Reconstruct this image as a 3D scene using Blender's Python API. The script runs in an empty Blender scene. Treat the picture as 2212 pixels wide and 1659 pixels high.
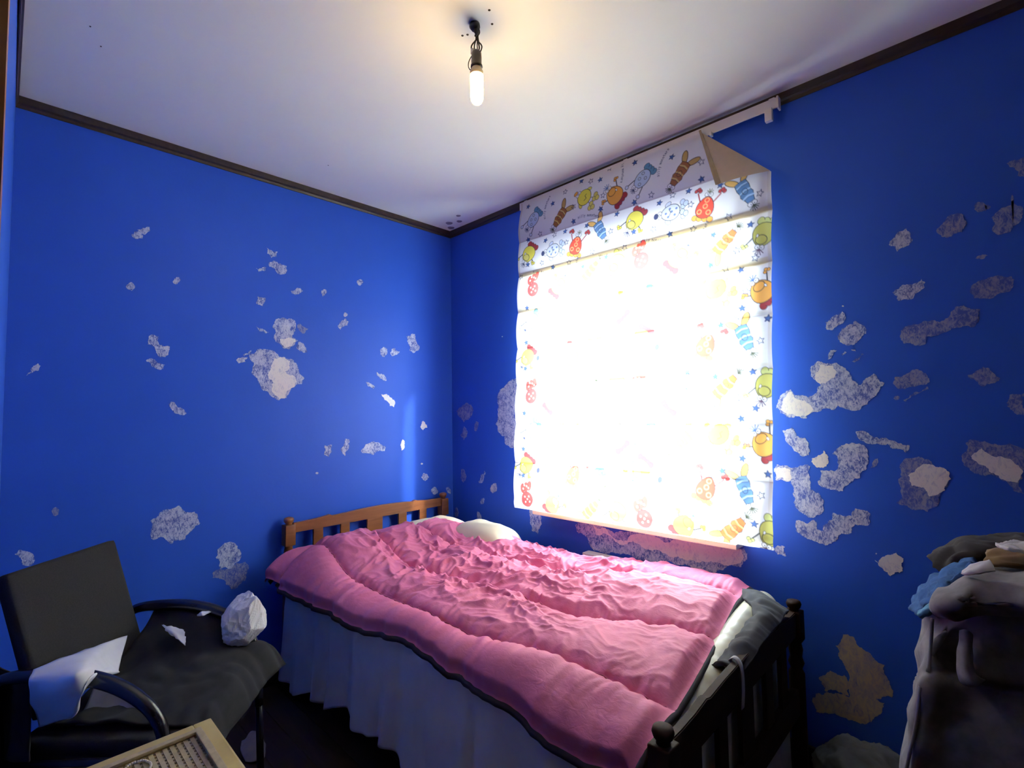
import bpy, bmesh, math, random
import numpy as np
from mathutils import Vector, Matrix

random.seed(7)
RNG = np.random.RandomState(11)
scene = bpy.context.scene
COL = scene.collection

# ------------------------------------------------------------------ camera
FPX, YAW, PITCH, ROLL = 1074.951, 0.7993384, 0.0547582, -0.0159350
CAM = np.array([2.570, -2.0736, 1.300])
_F = np.array([-math.cos(YAW) * math.cos(PITCH), math.sin(YAW) * math.cos(PITCH), math.sin(PITCH)])
_R = np.array([math.sin(YAW), math.cos(YAW), 0.0])
_U = np.cross(_R, _F)
_R2 = math.cos(ROLL) * _R + math.sin(ROLL) * _U
_U2 = -math.sin(ROLL) * _R + math.cos(ROLL) * _U
cam_d = bpy.data.cameras.new('camera')
cam_d.sensor_width = 36.0
cam_d.lens = FPX / 2212.0 * 36.0
cam_d.clip_start = 0.01
cam = bpy.data.objects.new('camera', cam_d)
COL.objects.link(cam)
M = Matrix.Identity(4)
for i in range(3):
    M[i][0], M[i][1], M[i][2], M[i][3] = _R2[i], _U2[i], -_F[i], CAM[i]
cam.matrix_world = M
scene.camera = cam

# ------------------------------------------------------------------ light and exposure
scene.view_settings.view_transform = 'Standard'
scene.view_settings.look = 'None'
scene.view_settings.gamma = 1.0
scene.view_settings.use_curve_mapping = False
scene.view_settings.exposure = 0.0
SKY = 45.0
BULB = 125.0
world = bpy.data.worlds.new('daylight')
scene.world = world
world.use_nodes = True
wbg = world.node_tree.nodes['Background']
wbg.inputs[0].default_value = (0.84, 1.0, 0.97, 1)
wbg.inputs[1].default_value = SKY
pd = bpy.data.lights.new('window_portal', 'AREA')      # sampling portal in the window opening
pd.shape = 'RECTANGLE'
pd.size, pd.size_y = 1.06, 1.30
pd.cycles.is_portal = True
po = bpy.data.objects.new('window_portal', pd)
COL.objects.link(po)
po.location = (1.31, 0.14, 1.45)
po.rotation_euler = (-math.pi / 2, 0, 0)

sl_ = bpy.data.lights.new('sun', 'SUN')                  # weak low sun grazing past the edge of the blind
sl_.energy = 6.0
sl_.angle = math.radians(2.5)
sl_.color = (1.0, .97, .9)
so = bpy.data.objects.new('sun', sl_)
COL.objects.link(so)
so.rotation_euler = Vector((-1.0, -.37, -.52)).to_track_quat('-Z', 'Y').to_euler()

# ------------------------------------------------------------------ helpers
H = 2.504


def ray(px, py):
    return _F * FPX + _R2 * (px - 1106) - _U2 * (py - 829.5)


def at(px, py, ax, v):
    """the point of the plane <axis ax> = v seen through a pixel of the photograph"""
    d = ray(px, py)
    return CAM + d * ((v - CAM[ax]) / d[ax])


def link(o, parent=None):
    COL.objects.link(o)
    if parent is not None:
        o.parent = parent
    return o


def mesh_obj(name, verts, faces, mat=None, parent=None, smooth=False):
    me = bpy.data.meshes.new(name)
    me.from_pydata([tuple(map(float, v)) for v in verts], [], [tuple(map(int, f)) for f in faces])
    me.update()
    if mat:
        me.materials.append(mat)
    if smooth:
        me.polygons.foreach_set('use_smooth', [True] * len(me.polygons))
    return link(bpy.data.objects.new(name, me), parent)


def bm_obj(name, bm, mat=None, parent=None, smooth=False):
    me = bpy.data.meshes.new(name)
    bm.normal_update()
    bm.to_mesh(me)
    bm.free()
    if mat:
        me.materials.append(mat)
    if smooth:
        me.polygons.foreach_set('use_smooth', [True] * len(me.polygons))
    return link(bpy.data.objects.new(name, me), parent)


def thing(name, label, cat, loc=(0, 0, 0), group=None):
    o = bpy.data.objects.new(name, None)
    COL.objects.link(o)
    o.empty_display_size = 0.05
    o.location = loc
    return tag(o, label, cat, group)


def tag(o, label, cat, group=None):
    o['label'] = label
    o['category'] = cat
    if group:
        o['group'] = group
    return o


def struct(o):
    o['kind'] = 'structure'
    return o


def local(o, parent):
    """keep world coordinates of a mesh built in world space under a moved Empty"""
    o.parent = parent
    o.matrix_parent_inverse = Matrix.Translation(-Vector(parent.location))
    return o


def add_box(bm, lo, hi, bevel=0.0, rot=None, origin=None):
    lo = Vector(lo)
    hi = Vector(hi)
    r = bmesh.ops.create_cube(bm, size=1.0)
    vs = r['verts']
    s = hi - lo
    c = (hi + lo) / 2
    for v in vs:
        v.co = Vector((v.co.x * s.x, v.co.y * s.y, v.co.z * s.z)) + c
    if bevel:
        es = list({e for v in vs for e in v.link_edges})
        rr = bmesh.ops.bevel(bm, geom=es, offset=bevel, segments=2, profile=0.7, affect='EDGES')
        vs = list(set(rr['verts']) | {v for v in vs if v.is_valid})
    if rot is not None:
        bmesh.ops.transform(bm, matrix=Matrix.Translation(origin) @ rot @ Matrix.Translation(-Vector(origin)), verts=[v for v in vs if v.is_valid])
    return vs


def box(name, lo, hi, mat, parent=None, bevel=0.0):
    bm = bmesh.new()
    add_box(bm, lo, hi, bevel)
    return bm_obj(name, bm, mat, parent)


def smooth_path(pts, n=8):
    P = np.array(pts, float)
    if len(P) < 3:
        return P
    out = []
    Q = np.vstack([2 * P[0] - P[1], P, 2 * P[-1] - P[-2]])
    for i in range(1, len(Q) - 2):
        for k in range(n):
            t = k / n
            a, b, c, d = Q[i - 1], Q[i], Q[i + 1], Q[i + 2]
            out.append(.5 * ((2 * b) + (c - a) * t + (2 * a - 5 * b + 4 * c - d) * t * t + (-a + 3 * b - 3 * c + d) * t ** 3))
    out.append(P[-1])
    return np.array(out)


def add_tube(bm, pts, rad, seg=10, closed=False):
    P = [Vector(p) for p in pts]
    n = len(P)
    rads = rad if hasattr(rad, '__len__') else [rad] * n
    rings = []
    prev = None
    for i in range(n):
        if closed:
            t = (P[(i + 1) % n] - P[i - 1])
        else:
            t = P[min(i + 1, n - 1)] - P[max(i - 1, 0)]
        t.normalize()
        if prev is None:
            a = Vector((0, 0, 1)) if abs(t.z) < .9 else Vector((1, 0, 0))
            u = t.cross(a).normalized()
        else:
            u = (prev - t * prev.dot(t)).normalized()
        prev = u
        w = t.cross(u)
        rings.append([bm.verts.new(P[i] + (u * math.cos(2 * math.pi * k / seg) + w * math.sin(2 * math.pi * k / seg)) * rads[i]) for k in range(seg)])
    m = n if closed else n - 1
    for i in range(m):
        A, B = rings[i], rings[(i + 1) % n]
        for k in range(seg):
            bm.faces.new((A[k], A[(k + 1) % seg], B[(k + 1) % seg], B[k]))
    if not closed:
        bm.faces.new(rings[0][::-1])
        bm.faces.new(rings[-1])


def tube(name, pts, rad, mat, parent=None, seg=10, closed=False):
    bm = bmesh.new()
    add_tube(bm, pts, rad, seg, closed)
    return bm_obj(name, bm, mat, parent, True)


def add_lathe(bm, prof, c, seg=20):
    rings = []
    for r, z in prof:
        rings.append([bm.verts.new((c[0] + r * math.cos(2 * math.pi * k / seg), c[1] + r * math.sin(2 * math.pi * k / seg), c[2] + z)) for k in range(seg)])
    for A, B in zip(rings, rings[1:]):
        for k in range(seg):
            bm.faces.new((A[k], A[(k + 1) % seg], B[(k + 1) % seg], B[k]))
    bm.faces.new(rings[0][::-1])
    bm.faces.new(rings[-1])


def lathe(name, prof, c, mat, parent=None, seg=20):
    bm = bmesh.new()
    add_lathe(bm, prof, c, seg)
    o = bm_obj(name, bm, mat, parent, True)
    return o


def add_prism(bm, poly, axis, a, b):
    """extrude a 2-D outline along an axis from a to b"""
    def P(u, v, w):
        return {0: (w, u, v), 1: (u, w, v), 2: (u, v, w)}[axis]
    A = [bm.verts.new(P(u, v, a)) for u, v in poly]
    B = [bm.verts.new(P(u, v, b)) for u, v in poly]
    n = len(poly)
    bm.faces.new(A)
    bm.faces.new(B[::-1])
    for i in range(n):
        bm.faces.new((A[i], B[i], B[(i + 1) % n], A[(i + 1) % n]))
    bmesh.ops.recalc_face_normals(bm, faces=bm.faces)


# numpy gradient noise
_perm = RNG.permutation(512)
_ang = RNG.rand(512) * 2 * math.pi
_gx, _gy = np.cos(_ang), np.sin(_ang)


def noise2(x, y, seed=0):
    x = np.asarray(x, float)
    y = np.asarray(y, float)
    xi = np.floor(x).astype(int)
    yi = np.floor(y).astype(int)
    xf, yf = x - xi, y - yi
    u = xf ** 3 * (xf * (xf * 6 - 15) + 10)
    v = yf ** 3 * (yf * (yf * 6 - 15) + 10)

    def g(ix, iy, fx, fy):
        h = _perm[(_perm[(ix + seed * 37) & 511] + iy) & 511]
        return _gx[h] * fx + _gy[h] * fy
    a = g(xi, yi, xf, yf)
    b = g(xi + 1, yi, xf - 1, yf)
    c = g(xi, yi + 1, xf, yf - 1)
    d = g(xi + 1, yi + 1, xf - 1, yf - 1)
    return ((a * (1 - u) + b * u) * (1 - v) + (c * (1 - u) + d * u) * v) * 1.5


def ridge(x, y, seed=0):
    return 1 - np.abs(noise2(x, y, seed)) * 2


def sstep(a, b, x):
    t = np.clip((np.asarray(x, float) - a) / (b - a), 0, 1)
    return t * t * (3 - 2 * t)


def grid_obj(name, P, mat, parent=None, smooth=True, flip=False):
    """P: (n, m, 3) array of points"""
    n, m = P.shape[:2]
    me = bpy.data.meshes.new(name)
    idx = np.arange(n * m).reshape(n, m)
    f = np.stack([idx[:-1, :-1], idx[:-1, 1:], idx[1:, 1:], idx[1:, :-1]], -1).reshape(-1, 4)
    if flip:
        f = f[:, ::-1]
    me.vertices.add(n * m)
    me.vertices.foreach_set('co', P.reshape(-1).astype(np.float32))
    me.loops.add(f.size)
    me.loops.foreach_set('vertex_index', f.reshape(-1).astype(np.int32))
    me.polygons.add(len(f))
    me.polygons.foreach_set('loop_start', (np.arange(len(f)) * 4).astype(np.int32))
    me.polygons.foreach_set('loop_total', np.full(len(f), 4, np.int32))
    me.update(calc_edges=True)
    if smooth:
        me.polygons.foreach_set('use_smooth', [True] * len(f))
    if mat:
        me.materials.append(mat)
    me.validate()
    return link(bpy.data.objects.new(name, me), parent)


def cat_rows(P, k):
    out = [smooth_path(P[:, j], k) for j in range(P.shape[1])]
    return np.stack(out, 1)


def cloth(name, rows, mat, parent=None, k=10, amp=0.004, freq=22, thick=0.004, seed=0, amp2=0.0):
    P = np.array(rows, float)
    P = cat_rows(P, k)
    P = np.transpose(cat_rows(np.transpose(P, (1, 0, 2)), k), (1, 0, 2))
    du = np.gradient(P, axis=0)
    dv = np.gradient(P, axis=1)
    N = np.cross(du, dv)
    N /= np.linalg.norm(N, axis=2, keepdims=True) + 1e-9
    a, b = P[..., 0] * .8 + P[..., 2] * .6, P[..., 1] + P[..., 2] * .35
    d = amp * (ridge(a * freq, b * freq, seed) - .5) + amp2 * noise2(a * freq * .35, b * freq * .35, seed + 3)
    o = grid_obj(name, P + N * d[..., None], mat, parent)
    if thick:
        s = o.modifiers.new('thickness', 'SOLIDIFY')
        s.thickness = thick
        s.offset = 0
    return o


# ------------------------------------------------------------------ materials
def new_mat(name):
    m = bpy.data.materials.new(name)
    m.use_nodes = True
    nt = m.node_tree
    b = nt.nodes['Principled BSDF']
    return m, nt, b


def N(nt, typ, **kw):
    n = nt.nodes.new(typ)
    for k, v in kw.items():
        setattr(n, k, v)
    return n


def pos_noise(nt, scale, detail=3, rough=.55, stretch=None, dist=0.0):
    g = N(nt, 'ShaderNodeNewGeometry')
    src = g.outputs['Position']
    if stretch:
        mp = N(nt, 'ShaderNodeMapping')
        mp.inputs['Scale'].default_value = stretch
        nt.links.new(src, mp.inputs['Vector'])
        src = mp.outputs['Vector']
    n = N(nt, 'ShaderNodeTexNoise')
    n.inputs['Scale'].default_value = scale
    n.inputs['Detail'].default_value = detail
    n.inputs['Roughness'].default_value = rough
    n.inputs['Distortion'].default_value = dist
    nt.links.new(src, n.inputs['Vector'])
    return n.outputs['Fac']


def ramp(nt, fac, stops):
    r = N(nt, 'ShaderNodeValToRGB')
    e = r.color_ramp.elements
    while len(e) < len(stops):
        e.new(.5)
    for i, (p, c) in enumerate(stops):
        e[i].position = p
        e[i].color = (*c, 1)
    nt.links.new(fac, r.inputs['Fac'])
    return r.outputs['Color']


def bump(nt, b, fac, strength, dist=.002):
    n = N(nt, 'ShaderNodeBump')
    n.inputs['Strength'].default_value = strength
    n.inputs['Distance'].default_value = dist
    nt.links.new(fac, n.inputs['Height'])
    nt.links.new(n.outputs['Normal'], b.inputs['Normal'])


def mat_plain(name, col, rough=.6, var=.12, scale=14, spec=.5, metal=0.0, bmp=0.0, bscale=200, stretch=None, sheen=0.0):
    m, nt, b = new_mat(name)
    c = np.array(col)
    f = pos_noise(nt, scale, 4, stretch=stretch)
    nt.links.new(ramp(nt, f, [(.3, tuple(c * (1 - var))), (.7, tuple(np.minimum(c * (1 + var), 1)))]), b.inputs['Base Color'])
    b.inputs['Roughness'].default_value = rough
    b.inputs['Specular IOR Level'].default_value = spec
    b.inputs['Metallic'].default_value = metal
    if sheen:
        b.inputs['Sheen Weight'].default_value = sheen
    if bmp:
        bump(nt, b, pos_noise(nt, bscale, 3), bmp)
    return m


def mat_wood(name, c1, c2, rough=.35, stretch=(3, 40, 40)):
    m, nt, b = new_mat(name)
    f = pos_noise(nt, 1.0, 5, .6, stretch=stretch, dist=.6)
    nt.links.new(ramp(nt, f, [(.3, c1), (.7, c2)]), b.inputs['Base Color'])
    b.inputs['Roughness'].default_value = rough
    b.inputs['Coat Weight'].default_value = .25
    b.inputs['Coat Roughness'].default_value = .25
    return m


BLUE = (0.022, 0.082, 0.52)


def mat_wall():
    m, nt, b = new_mat('blue_wall_paint')
    f = pos_noise(nt, 1.6, 4)
    nt.links.new(ramp(nt, f, [(.3, (0.025, 0.096, 0.56)), (.7, (0.030, 0.108, 0.62))]), b.inputs['Base Color'])
    b.inputs['Roughness'].default_value = .45
    b.inputs['Specular IOR Level'].default_value = .18
    bump(nt, b, pos_noise(nt, 55, 4), .12, .004)
    return m


def mat_scrape(name, white, thr, soft, scale=170):
    """thin filler over blue paint: blue shows through in scratchy flecks"""
    m, nt, b = new_mat(name)
    f1 = pos_noise(nt, scale, 5, .7, stretch=(1, 1, .55), dist=1.2)
    f2 = pos_noise(nt, 22, 3, .6)
    mx = N(nt, 'ShaderNodeMath', operation='MULTIPLY_ADD')
    nt.links.new(f2, mx.inputs[0])
    mx.inputs[1].default_value = .5
    nt.links.new(f1, mx.inputs[2])
    w = np.array(white)
    mid = w * .62 + np.array(BLUE) * .38
    col = ramp(nt, mx.outputs[0], [(thr - soft, (0.06, 0.10, 0.45)), (thr, tuple(mid)), (min(thr + soft * 2, .99), tuple(w))])
    nt.links.new(col, b.inputs['Base Color'])
    b.inputs['Roughness'].default_value = .8
    bump(nt, b, f1, .4, .002)
    return m


M_WALL = mat_wall()
M_CEIL = mat_plain('ceiling_paint', (.80, .86, .84), .75, .02, 2)
M_TRIM = mat_wood('dark_trim_wood', (.020, .011, .008), (.045, .024, .017), .45)
M_FLOOR = mat_wood('dark_floorboards', (.018, .011, .008), (.040, .024, .016), .5, stretch=(4, 40, 40))
M_SCRAPE = mat_scrape('scraped_filler', (.68, .71, .82), .77, .13, 120)
M_FAINT = mat_scrape('faint_filler', (.33, .33, .46), .80, .14, 100)
M_THICK = mat_scrape('thick_filler', (.84, .82, .84), .50, .12, 80)
M_TAN = mat_scrape('tan_filler', (.55, .42, .30), .62, .14, 60)
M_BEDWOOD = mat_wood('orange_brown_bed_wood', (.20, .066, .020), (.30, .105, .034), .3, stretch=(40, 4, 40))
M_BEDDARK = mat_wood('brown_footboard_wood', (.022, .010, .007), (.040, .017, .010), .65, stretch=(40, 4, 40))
M_WHITEP = mat_plain('white_plastic', (.76, .74, .74), .4, .03)
M_WHITEM = mat_plain('white_enamel', (.72, .73, .74), .35, .03)
M_SILL = mat_wood('pale_sill_wood', (.62, .47, .36), (.74, .58, .46), .5)
M_BLACK = mat_plain('black_wire_rubber', (.012, .011, .011), .45, .2)
M_SOCKET = mat_plain('dark_bakelite', (.035, .022, .014), .4, .15)
M_CHAIRF = mat_plain('charcoal_chair_fabric', (.030, .028, .029), .95, .2, 300, .2, bmp=.3, bscale=700)
M_CHAIRM = mat_plain('black_tube_metal', (.012, .012, .016), .25, .1)
M_PAPER = mat_plain('white_cloth', (.78, .79, .84), .8, .04)
M_BAG = mat_plain('white_crumpled_plastic', (.80, .80, .84), .5, .03)
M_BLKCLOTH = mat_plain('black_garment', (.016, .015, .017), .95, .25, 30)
M_SHADEC = mat_plain('shade_grey_cloth', (.26, .25, .30), .9, .12, 20)  # pale cloth with its shade put into the colour
M_SKIRT = mat_plain('grey_bed_skirt', (.76, .73, .74), .9, .05, 12)
M_MATT = mat_plain('grey_sheet', (.16, .16, .19), .9, .15, 20)
M_CREAM = mat_plain('cream_pillow', (.80, .68, .50), .8, .05, 8)
M_SATIN = mat_plain('cream_satin', (.50, .48, .38), .35, .10, 10, .5)
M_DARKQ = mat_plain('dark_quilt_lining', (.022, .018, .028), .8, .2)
M_STOOLW = mat_wood('yellow_stool_wood', (.46, .33, .085), (.60, .45, .14), .4, stretch=(6, 6, 30))
M_CANE = mat_plain('cane_strip', (.42, .33, .18), .55, .15, 60)
M_BEAD = mat_plain('pale_bead', (.66, .56, .46), .25, .12, 90)
M_JACKET = mat_plain('grey_jacket_fleece', (.22, .20, .215), .95, .18, 40, .2)
M_JACKD = mat_plain('dark_garment', (.040, .032, .034), .95, .2, 30, .2)
M_TOWEL = mat_plain('blue_towel', (.05, .115, .28), .95, .2, 60, .1)
M_BRIGHTB = mat_plain('pale_fabric', (.58, .54, .56), .9, .08, 30)
M_OCHRE = mat_plain('ochre_fabric', (.20, .115, .05), .9, .2, 30)
M_CHAIRWOOD = mat_wood('dark_chair_wood', (.04, .02, .012), (.07, .034, .02), .4)
M_BUNDLE = mat_plain('pale_teal_cloth', (.16, .17, .16), .9, .2, 16)
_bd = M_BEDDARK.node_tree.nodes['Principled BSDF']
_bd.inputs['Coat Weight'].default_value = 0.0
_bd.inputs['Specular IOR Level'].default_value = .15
M_DOORWOOD = mat_wood('orange_door_wood', (.36, .13, .035), (.50, .20, .06), .35, stretch=(30, 30, 3))
M_STAIN = mat_plain('mould_spot', (.20, .19, .25), .9, .1)
M_HOLE = mat_plain('screw_hole', (.03, .025, .02), .9, .1)
M_WINFR = mat_plain('white_window_frame', (.78, .78, .78), .4, .02)
M_RUBBLE = mat_plain('outside_wall', (.3, .3, .3), .8, .1)


def mat_glass():
    m, nt, b = new_mat('window_glass')
    out = nt.nodes['Material Output']
    t = N(nt, 'ShaderNodeBsdfTransparent')
    g = N(nt, 'ShaderNodeBsdfGlossy')
    g.inputs['Roughness'].default_value = .02
    lw = N(nt, 'ShaderNodeLayerWeight')
    lw.inputs['Blend'].default_value = .5
    p5 = N(nt, 'ShaderNodeMath', operation='POWER')
    nt.links.new(lw.outputs['Facing'], p5.inputs[0])
    p5.inputs[1].default_value = 5.0
    fr = N(nt, 'ShaderNodeMath', operation='MULTIPLY_ADD')
    nt.links.new(p5.outputs[0], fr.inputs[0])
    fr.inputs[1].default_value = .9
    fr.inputs[2].default_value = .03
    mx = N(nt, 'ShaderNodeMixShader')
    nt.links.new(fr.outputs[0], mx.inputs[0])
    nt.links.new(t.outputs[0], mx.inputs[1])
    nt.links.new(g.outputs[0], mx.inputs[2])
    nt.links.new(mx.outputs[0], out.inputs['Surface'])
    return m


def mat_translucent(name, fac, attr=None, col=(.8, .8, .8)):
    m, nt, b = new_mat(name)
    out = nt.nodes['Material Output']
    d = N(nt, 'ShaderNodeBsdfDiffuse')
    t = N(nt, 'ShaderNodeBsdfTranslucent')
    mx = N(nt, 'ShaderNodeMixShader')
    mx.inputs[0].default_value = fac
    if attr:
        a = N(nt, 'ShaderNodeAttribute', attribute_name=attr)
        c = a.outputs['Color']
    else:
        c = ramp(nt, pos_noise(nt, 30, 3), [(.3, tuple(np.array(col) * .93)), (.7, col)])
    nt.links.new(c, d.inputs['Color'])
    lt = N(nt, 'ShaderNodeMixRGB')
    lt.inputs['Fac'].default_value = .06 if attr else 0.0
    lt.inputs['Color2'].default_value = (.78, .76, .76, 1)
    nt.links.new(c, lt.inputs['Color1'])
    nt.links.new(lt.outputs['Color'], t.inputs['Color'])
    nt.links.new(d.outputs[0], mx.inputs[1])
    nt.links.new(t.outputs[0], mx.inputs[2])
    nt.links.new(mx.outputs[0], out.inputs['Surface'])
    return m


def mat_emit(name, col, strength):
    m, nt, b = new_mat(name)
    b.inputs['Base Color'].default_value = (*col, 1)
    b.inputs['Emission Color'].default_value = (*col, 1)
    b.inputs['Emission Strength'].default_value = strength
    return m


def mat_comforter():
    m, nt, b = new_mat('pink_satin_comforter')
    f = pos_noise(nt, 9, 4)
    nt.links.new(ramp(nt, f, [(.3, (.66, .155, .29)), (.7, (.74, .20, .35))]), b.inputs['Base Color'])
    b.inputs['Roughness'].default_value = .6
    b.inputs['Specular IOR Level'].default_value = .28
    bump(nt, b, pos_noise(nt, 60, 4, .6, stretch=(.6, 1, 1), dist=.8), .25, .006)
    return m


M_COMF = mat_comforter()
M_GLASS = mat_glass()

# ------------------------------------------------------------------ room shell
XR, YF = 4.40, -2.066
WX0, WX1, WZ0, WZ1 = 0.80, 1.83, 0.80, 2.04


def cline(x):
    return YF - 0.0100 * x


floor = struct(box('floor', (-.15, -4.6, -.10), (XR + .15, .15, 0), M_FLOOR))
# floorboards, each a plank of its own
plank_me = None
k = 0
for j in range(19):
    y0 = -2.12 + j * .112
    bm = bmesh.new()
    add_box(bm, (0.002, y0 + .0012, .0001), (XR - .002, min(y0 + .1108, -.001), .006), .0012)
    o = bm_obj('floorboard', bm, M_FLOOR, floor)
ceiling = struct(box('ceiling', (-.15, -4.6, H), (XR + .15, .15, H + .1), M_CEIL))
wall_left = struct(box('wall_left', (-.15, -2.6, 0), (0, .15, H), M_WALL))
# window wall with its opening
bm = bmesh.new()
xs = [0, WX0, WX1, XR]
zs = [0, WZ0, WZ1, H]
for i in range(3):
    for j in range(3):
        if i == 1 and j == 1:
            continue
        for y, fl in ((0, False), (.15, True)):
            q = [bm.verts.new((a, y, c)) for a, c in ((xs[i], zs[j]), (xs[i + 1], zs[j]), (xs[i + 1], zs[j + 1]), (xs[i], zs[j + 1]))]
            bm.faces.new(q[::-1] if fl else q)
rim = [(WX0, WZ0), (WX1, WZ0), (WX1, WZ1), (WX0, WZ1)]
for i in range(4):
    a, b2 = rim[i], rim[(i + 1) % 4]
    bm.faces.new([bm.verts.new(p) for p in ((a[0], 0, a[1]), (b2[0], 0, b2[1]), (b2[0], .15, b2[1]), (a[0], .15, a[1]))])
bmesh.ops.remove_doubles(bm, verts=bm.verts, dist=1e-5)
wall_right = struct(bm_obj('wall_right', bm, M_WALL))
struct(box('wall_back', (XR, -4.6, 0), (XR + .15, .15, H), M_BEDDARK))  # unseen wall, set dark and distant to lessen bounce on the window wall
# the wall beside the photographer, very nearly edge-on, with a wooden door in it
bm = bmesh.new()
add_prism(bm, [(0, cline(0)), (1.5, cline(1.5)), (1.5, -2.25), (0, -2.25)], 2, 0, H)
wall_front = struct(bm_obj('wall_front', bm, M_WALL))
# the doorway the photograph is taken from: casing, and an unseen hall made dark to cut bounce
bm = bmesh.new()
add_prism(bm, [(1.5, cline(1.5)), (1.56, cline(1.56) - .0005), (1.56, -2.25), (1.5, -2.25)], 2, 0, H)
door = struct(bm_obj('door_1', bm, M_DOORWOOD))
M_HALL = mat_plain('hall_paint', (.10, .085, .075), .8, .1, 2)
struct(box('wall_hall_left', (1.35, -4.6, 0), (1.5, -2.25, H), M_HALL))
struct(box('wall_hall_end', (1.5, -4.6, 0), (XR, -4.45, H), M_HALL))

# ceiling trims
T, TH = .020, .040


def trim(name, poly, axis, a, b2):
    bm = bmesh.new()
    add_prism(bm, poly, axis, a, b2)
    return struct(bm_obj(name, bm, M_TRIM))


prof = [(0, 0), (0, -TH), (.006, -TH), (.010, -TH + .010), (T, -TH + .014), (T, 0)]
trim('trim_1', [(a, H + z - .0005) for a, z in prof], 1, -2.066, 0)
trim('trim_2', [(-a, H + z - .0005) for a, z in prof], 0, 0, XR)
trim('trim_3', [(cline(.8) + .006 + a * .5, H + z - .0005) for a, z in prof], 0, 0, 1.5)
# skirting boards
for nm, lo, hi in (('baseboard_left', (0, -2.066, 0), (.014, 0, .08)), ('baseboard_right', (0, -.014, 0), (XR, 0, .08))):
    struct(box(nm, lo, hi, M_TRIM, bevel=.003))

# mould spots and screw holes on the ceiling
for px, py, r in ((970, 482, .022), (974, 492, .022), (990, 466, .014), (992, 478, .017)):
    p = at(px, py, 2, H)
    a = [(p[0] + r * (1 + .15 * math.sin(3 * t)) * math.cos(t), p[1] + r * math.sin(t)) for t in np.linspace(0, 2 * math.pi, 18)[:-1]]
    bm = bmesh.new()
    add_prism(bm, a, 2, H - .0012, H + .0005)
    bm_obj('mould_spot', bm, M_STAIN, ceiling)
for px, py in ((1057, 22), (1063, 52), (999, 77), (1010, 75), (195, 57), (218, 100), (709, 357)):
    p = at(px, py, 2, H)
    r = .0042 if px > 900 else .0025
    bm = bmesh.new()
    add_lathe(bm, [(r, 0), (r * .5, -.002)], (p[0], p[1], H), 10)
    bm_obj('screw_hole', bm, M_HOLE, ceiling)

# window: frame, mullion, panes, sill
win = bmesh.new()
for lo, hi in (((WX0, .05, WZ0), (WX0 + .045, .10, WZ1)), ((WX1 - .045, .05, WZ0), (WX1, .10, WZ1)),
               ((WX0, .05, WZ0), (WX1, .10, WZ0 + .045)), ((WX0, .05, WZ1 - .045), (WX1, .10, WZ1))):
    add_box(win, lo, hi, .004)
window = struct(bm_obj('window_1', win, M_WINFR))
xm = (WX0 + WX1) / 2
box('mullion', (xm - .025, .05, WZ0 + .04), (xm + .025, .10, WZ1 - .04), M_WINFR, window, .004)
for a, b2 in ((WX0 + .04, xm - .02), (xm + .02, WX1 - .04)):
    box('window_pane', (a, .072, WZ0 + .04), (b2, .078, WZ1 - .04), M_GLASS, window)
bm = bmesh.new()
add_box(bm, (.786, -.100, .757), (1.830, -.0005, .777), .003)
bm_obj('window_sill', bm, M_SILL, window)

# ------------------------------------------------------------------ patches of filler on the walls
Z5, Z6, Z7, Z8 = (250, 450, .27125), (700, 560, .3557), (1660, 620, .37374), (1700, 0, .38583)
C1, C4, C6 = (0, 1130, .3189), (1700, 1130, .3188), (1100, 700, .32546)
L3, PX = (0, 820, .2532), (0, 0, 1.0)


def ell(cx, cy, w, h, rot=0, n=9):
    r = math.radians(rot)
    o = []
    for i in range(n):
        t = 2 * math.pi * i / n
        q = 1 + random.uniform(-.16, .16)
        x, y = w / 2 * q * math.cos(t), h / 2 * q * math.sin(t)
        o.append((cx + x * math.cos(r) - y * math.sin(r), cy + x * math.sin(r) + y * math.cos(r)))
    return o


def fractal(P, depth, amp):
    P = [np.array(p, float) for p in P]
    for d in range(depth):
        Q = []
        for i in range(len(P)):
            a, b2 = P[i], P[(i + 1) % len(P)]
            e = b2 - a
            L = np.linalg.norm(e)
            Q.append(a)
            if L > .0035:
                n = np.array([-e[1], e[0]])
                Q.append((a + b2) / 2 + n * random.uniform(-amp, amp))
        P = Q
    return P


def patch(wall, grp, pts, mat, layer=0):
    ax = 0 if wall is wall_left else 1
    W = []
    for x, y in pts:
        p = at(grp[0] + x * grp[2], grp[1] + y * grp[2], ax, 0.0)
        W.append((p[1] if ax == 0 else p[0], p[2]))
    W = fractal(W, 5, .20)
    th = .0010 + .0004 * layer
    if ax == 0:
        A = [(th, a, z) for a, z in W]
        B = [(-.001, a, z) for a, z in W]
    else:
        A = [(a, -th, z) for a, z in W]
        B = [(a, .001, z) for a, z in W]
    n = len(W)
    f = [tuple(range(n))] + [(i, (i + 1) % n, n + (i + 1) % n, n + i) for i in range(n)]
    bm = bmesh.new()
    vs = [bm.verts.new(v) for v in A + B]
    for q in f:
        bm.faces.new([vs[i] for i in q])
    bmesh.ops.recalc_face_normals(bm, faces=bm.faces)
    fc = max(bm.faces, key=lambda t: len(t.verts))
    fc.normal_update()
    want = Vector((1, 0, 0)) if ax == 0 else Vector((0, -1, 0))
    if fc.normal.dot(want) < 0:
        bmesh.ops.reverse_faces(bm, faces=bm.faces)
    bmesh.ops.triangulate(bm, faces=[fc], ngon_method='EAR_CLIP')
    bm_obj('filler_patch', bm, mat, wall)


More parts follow.
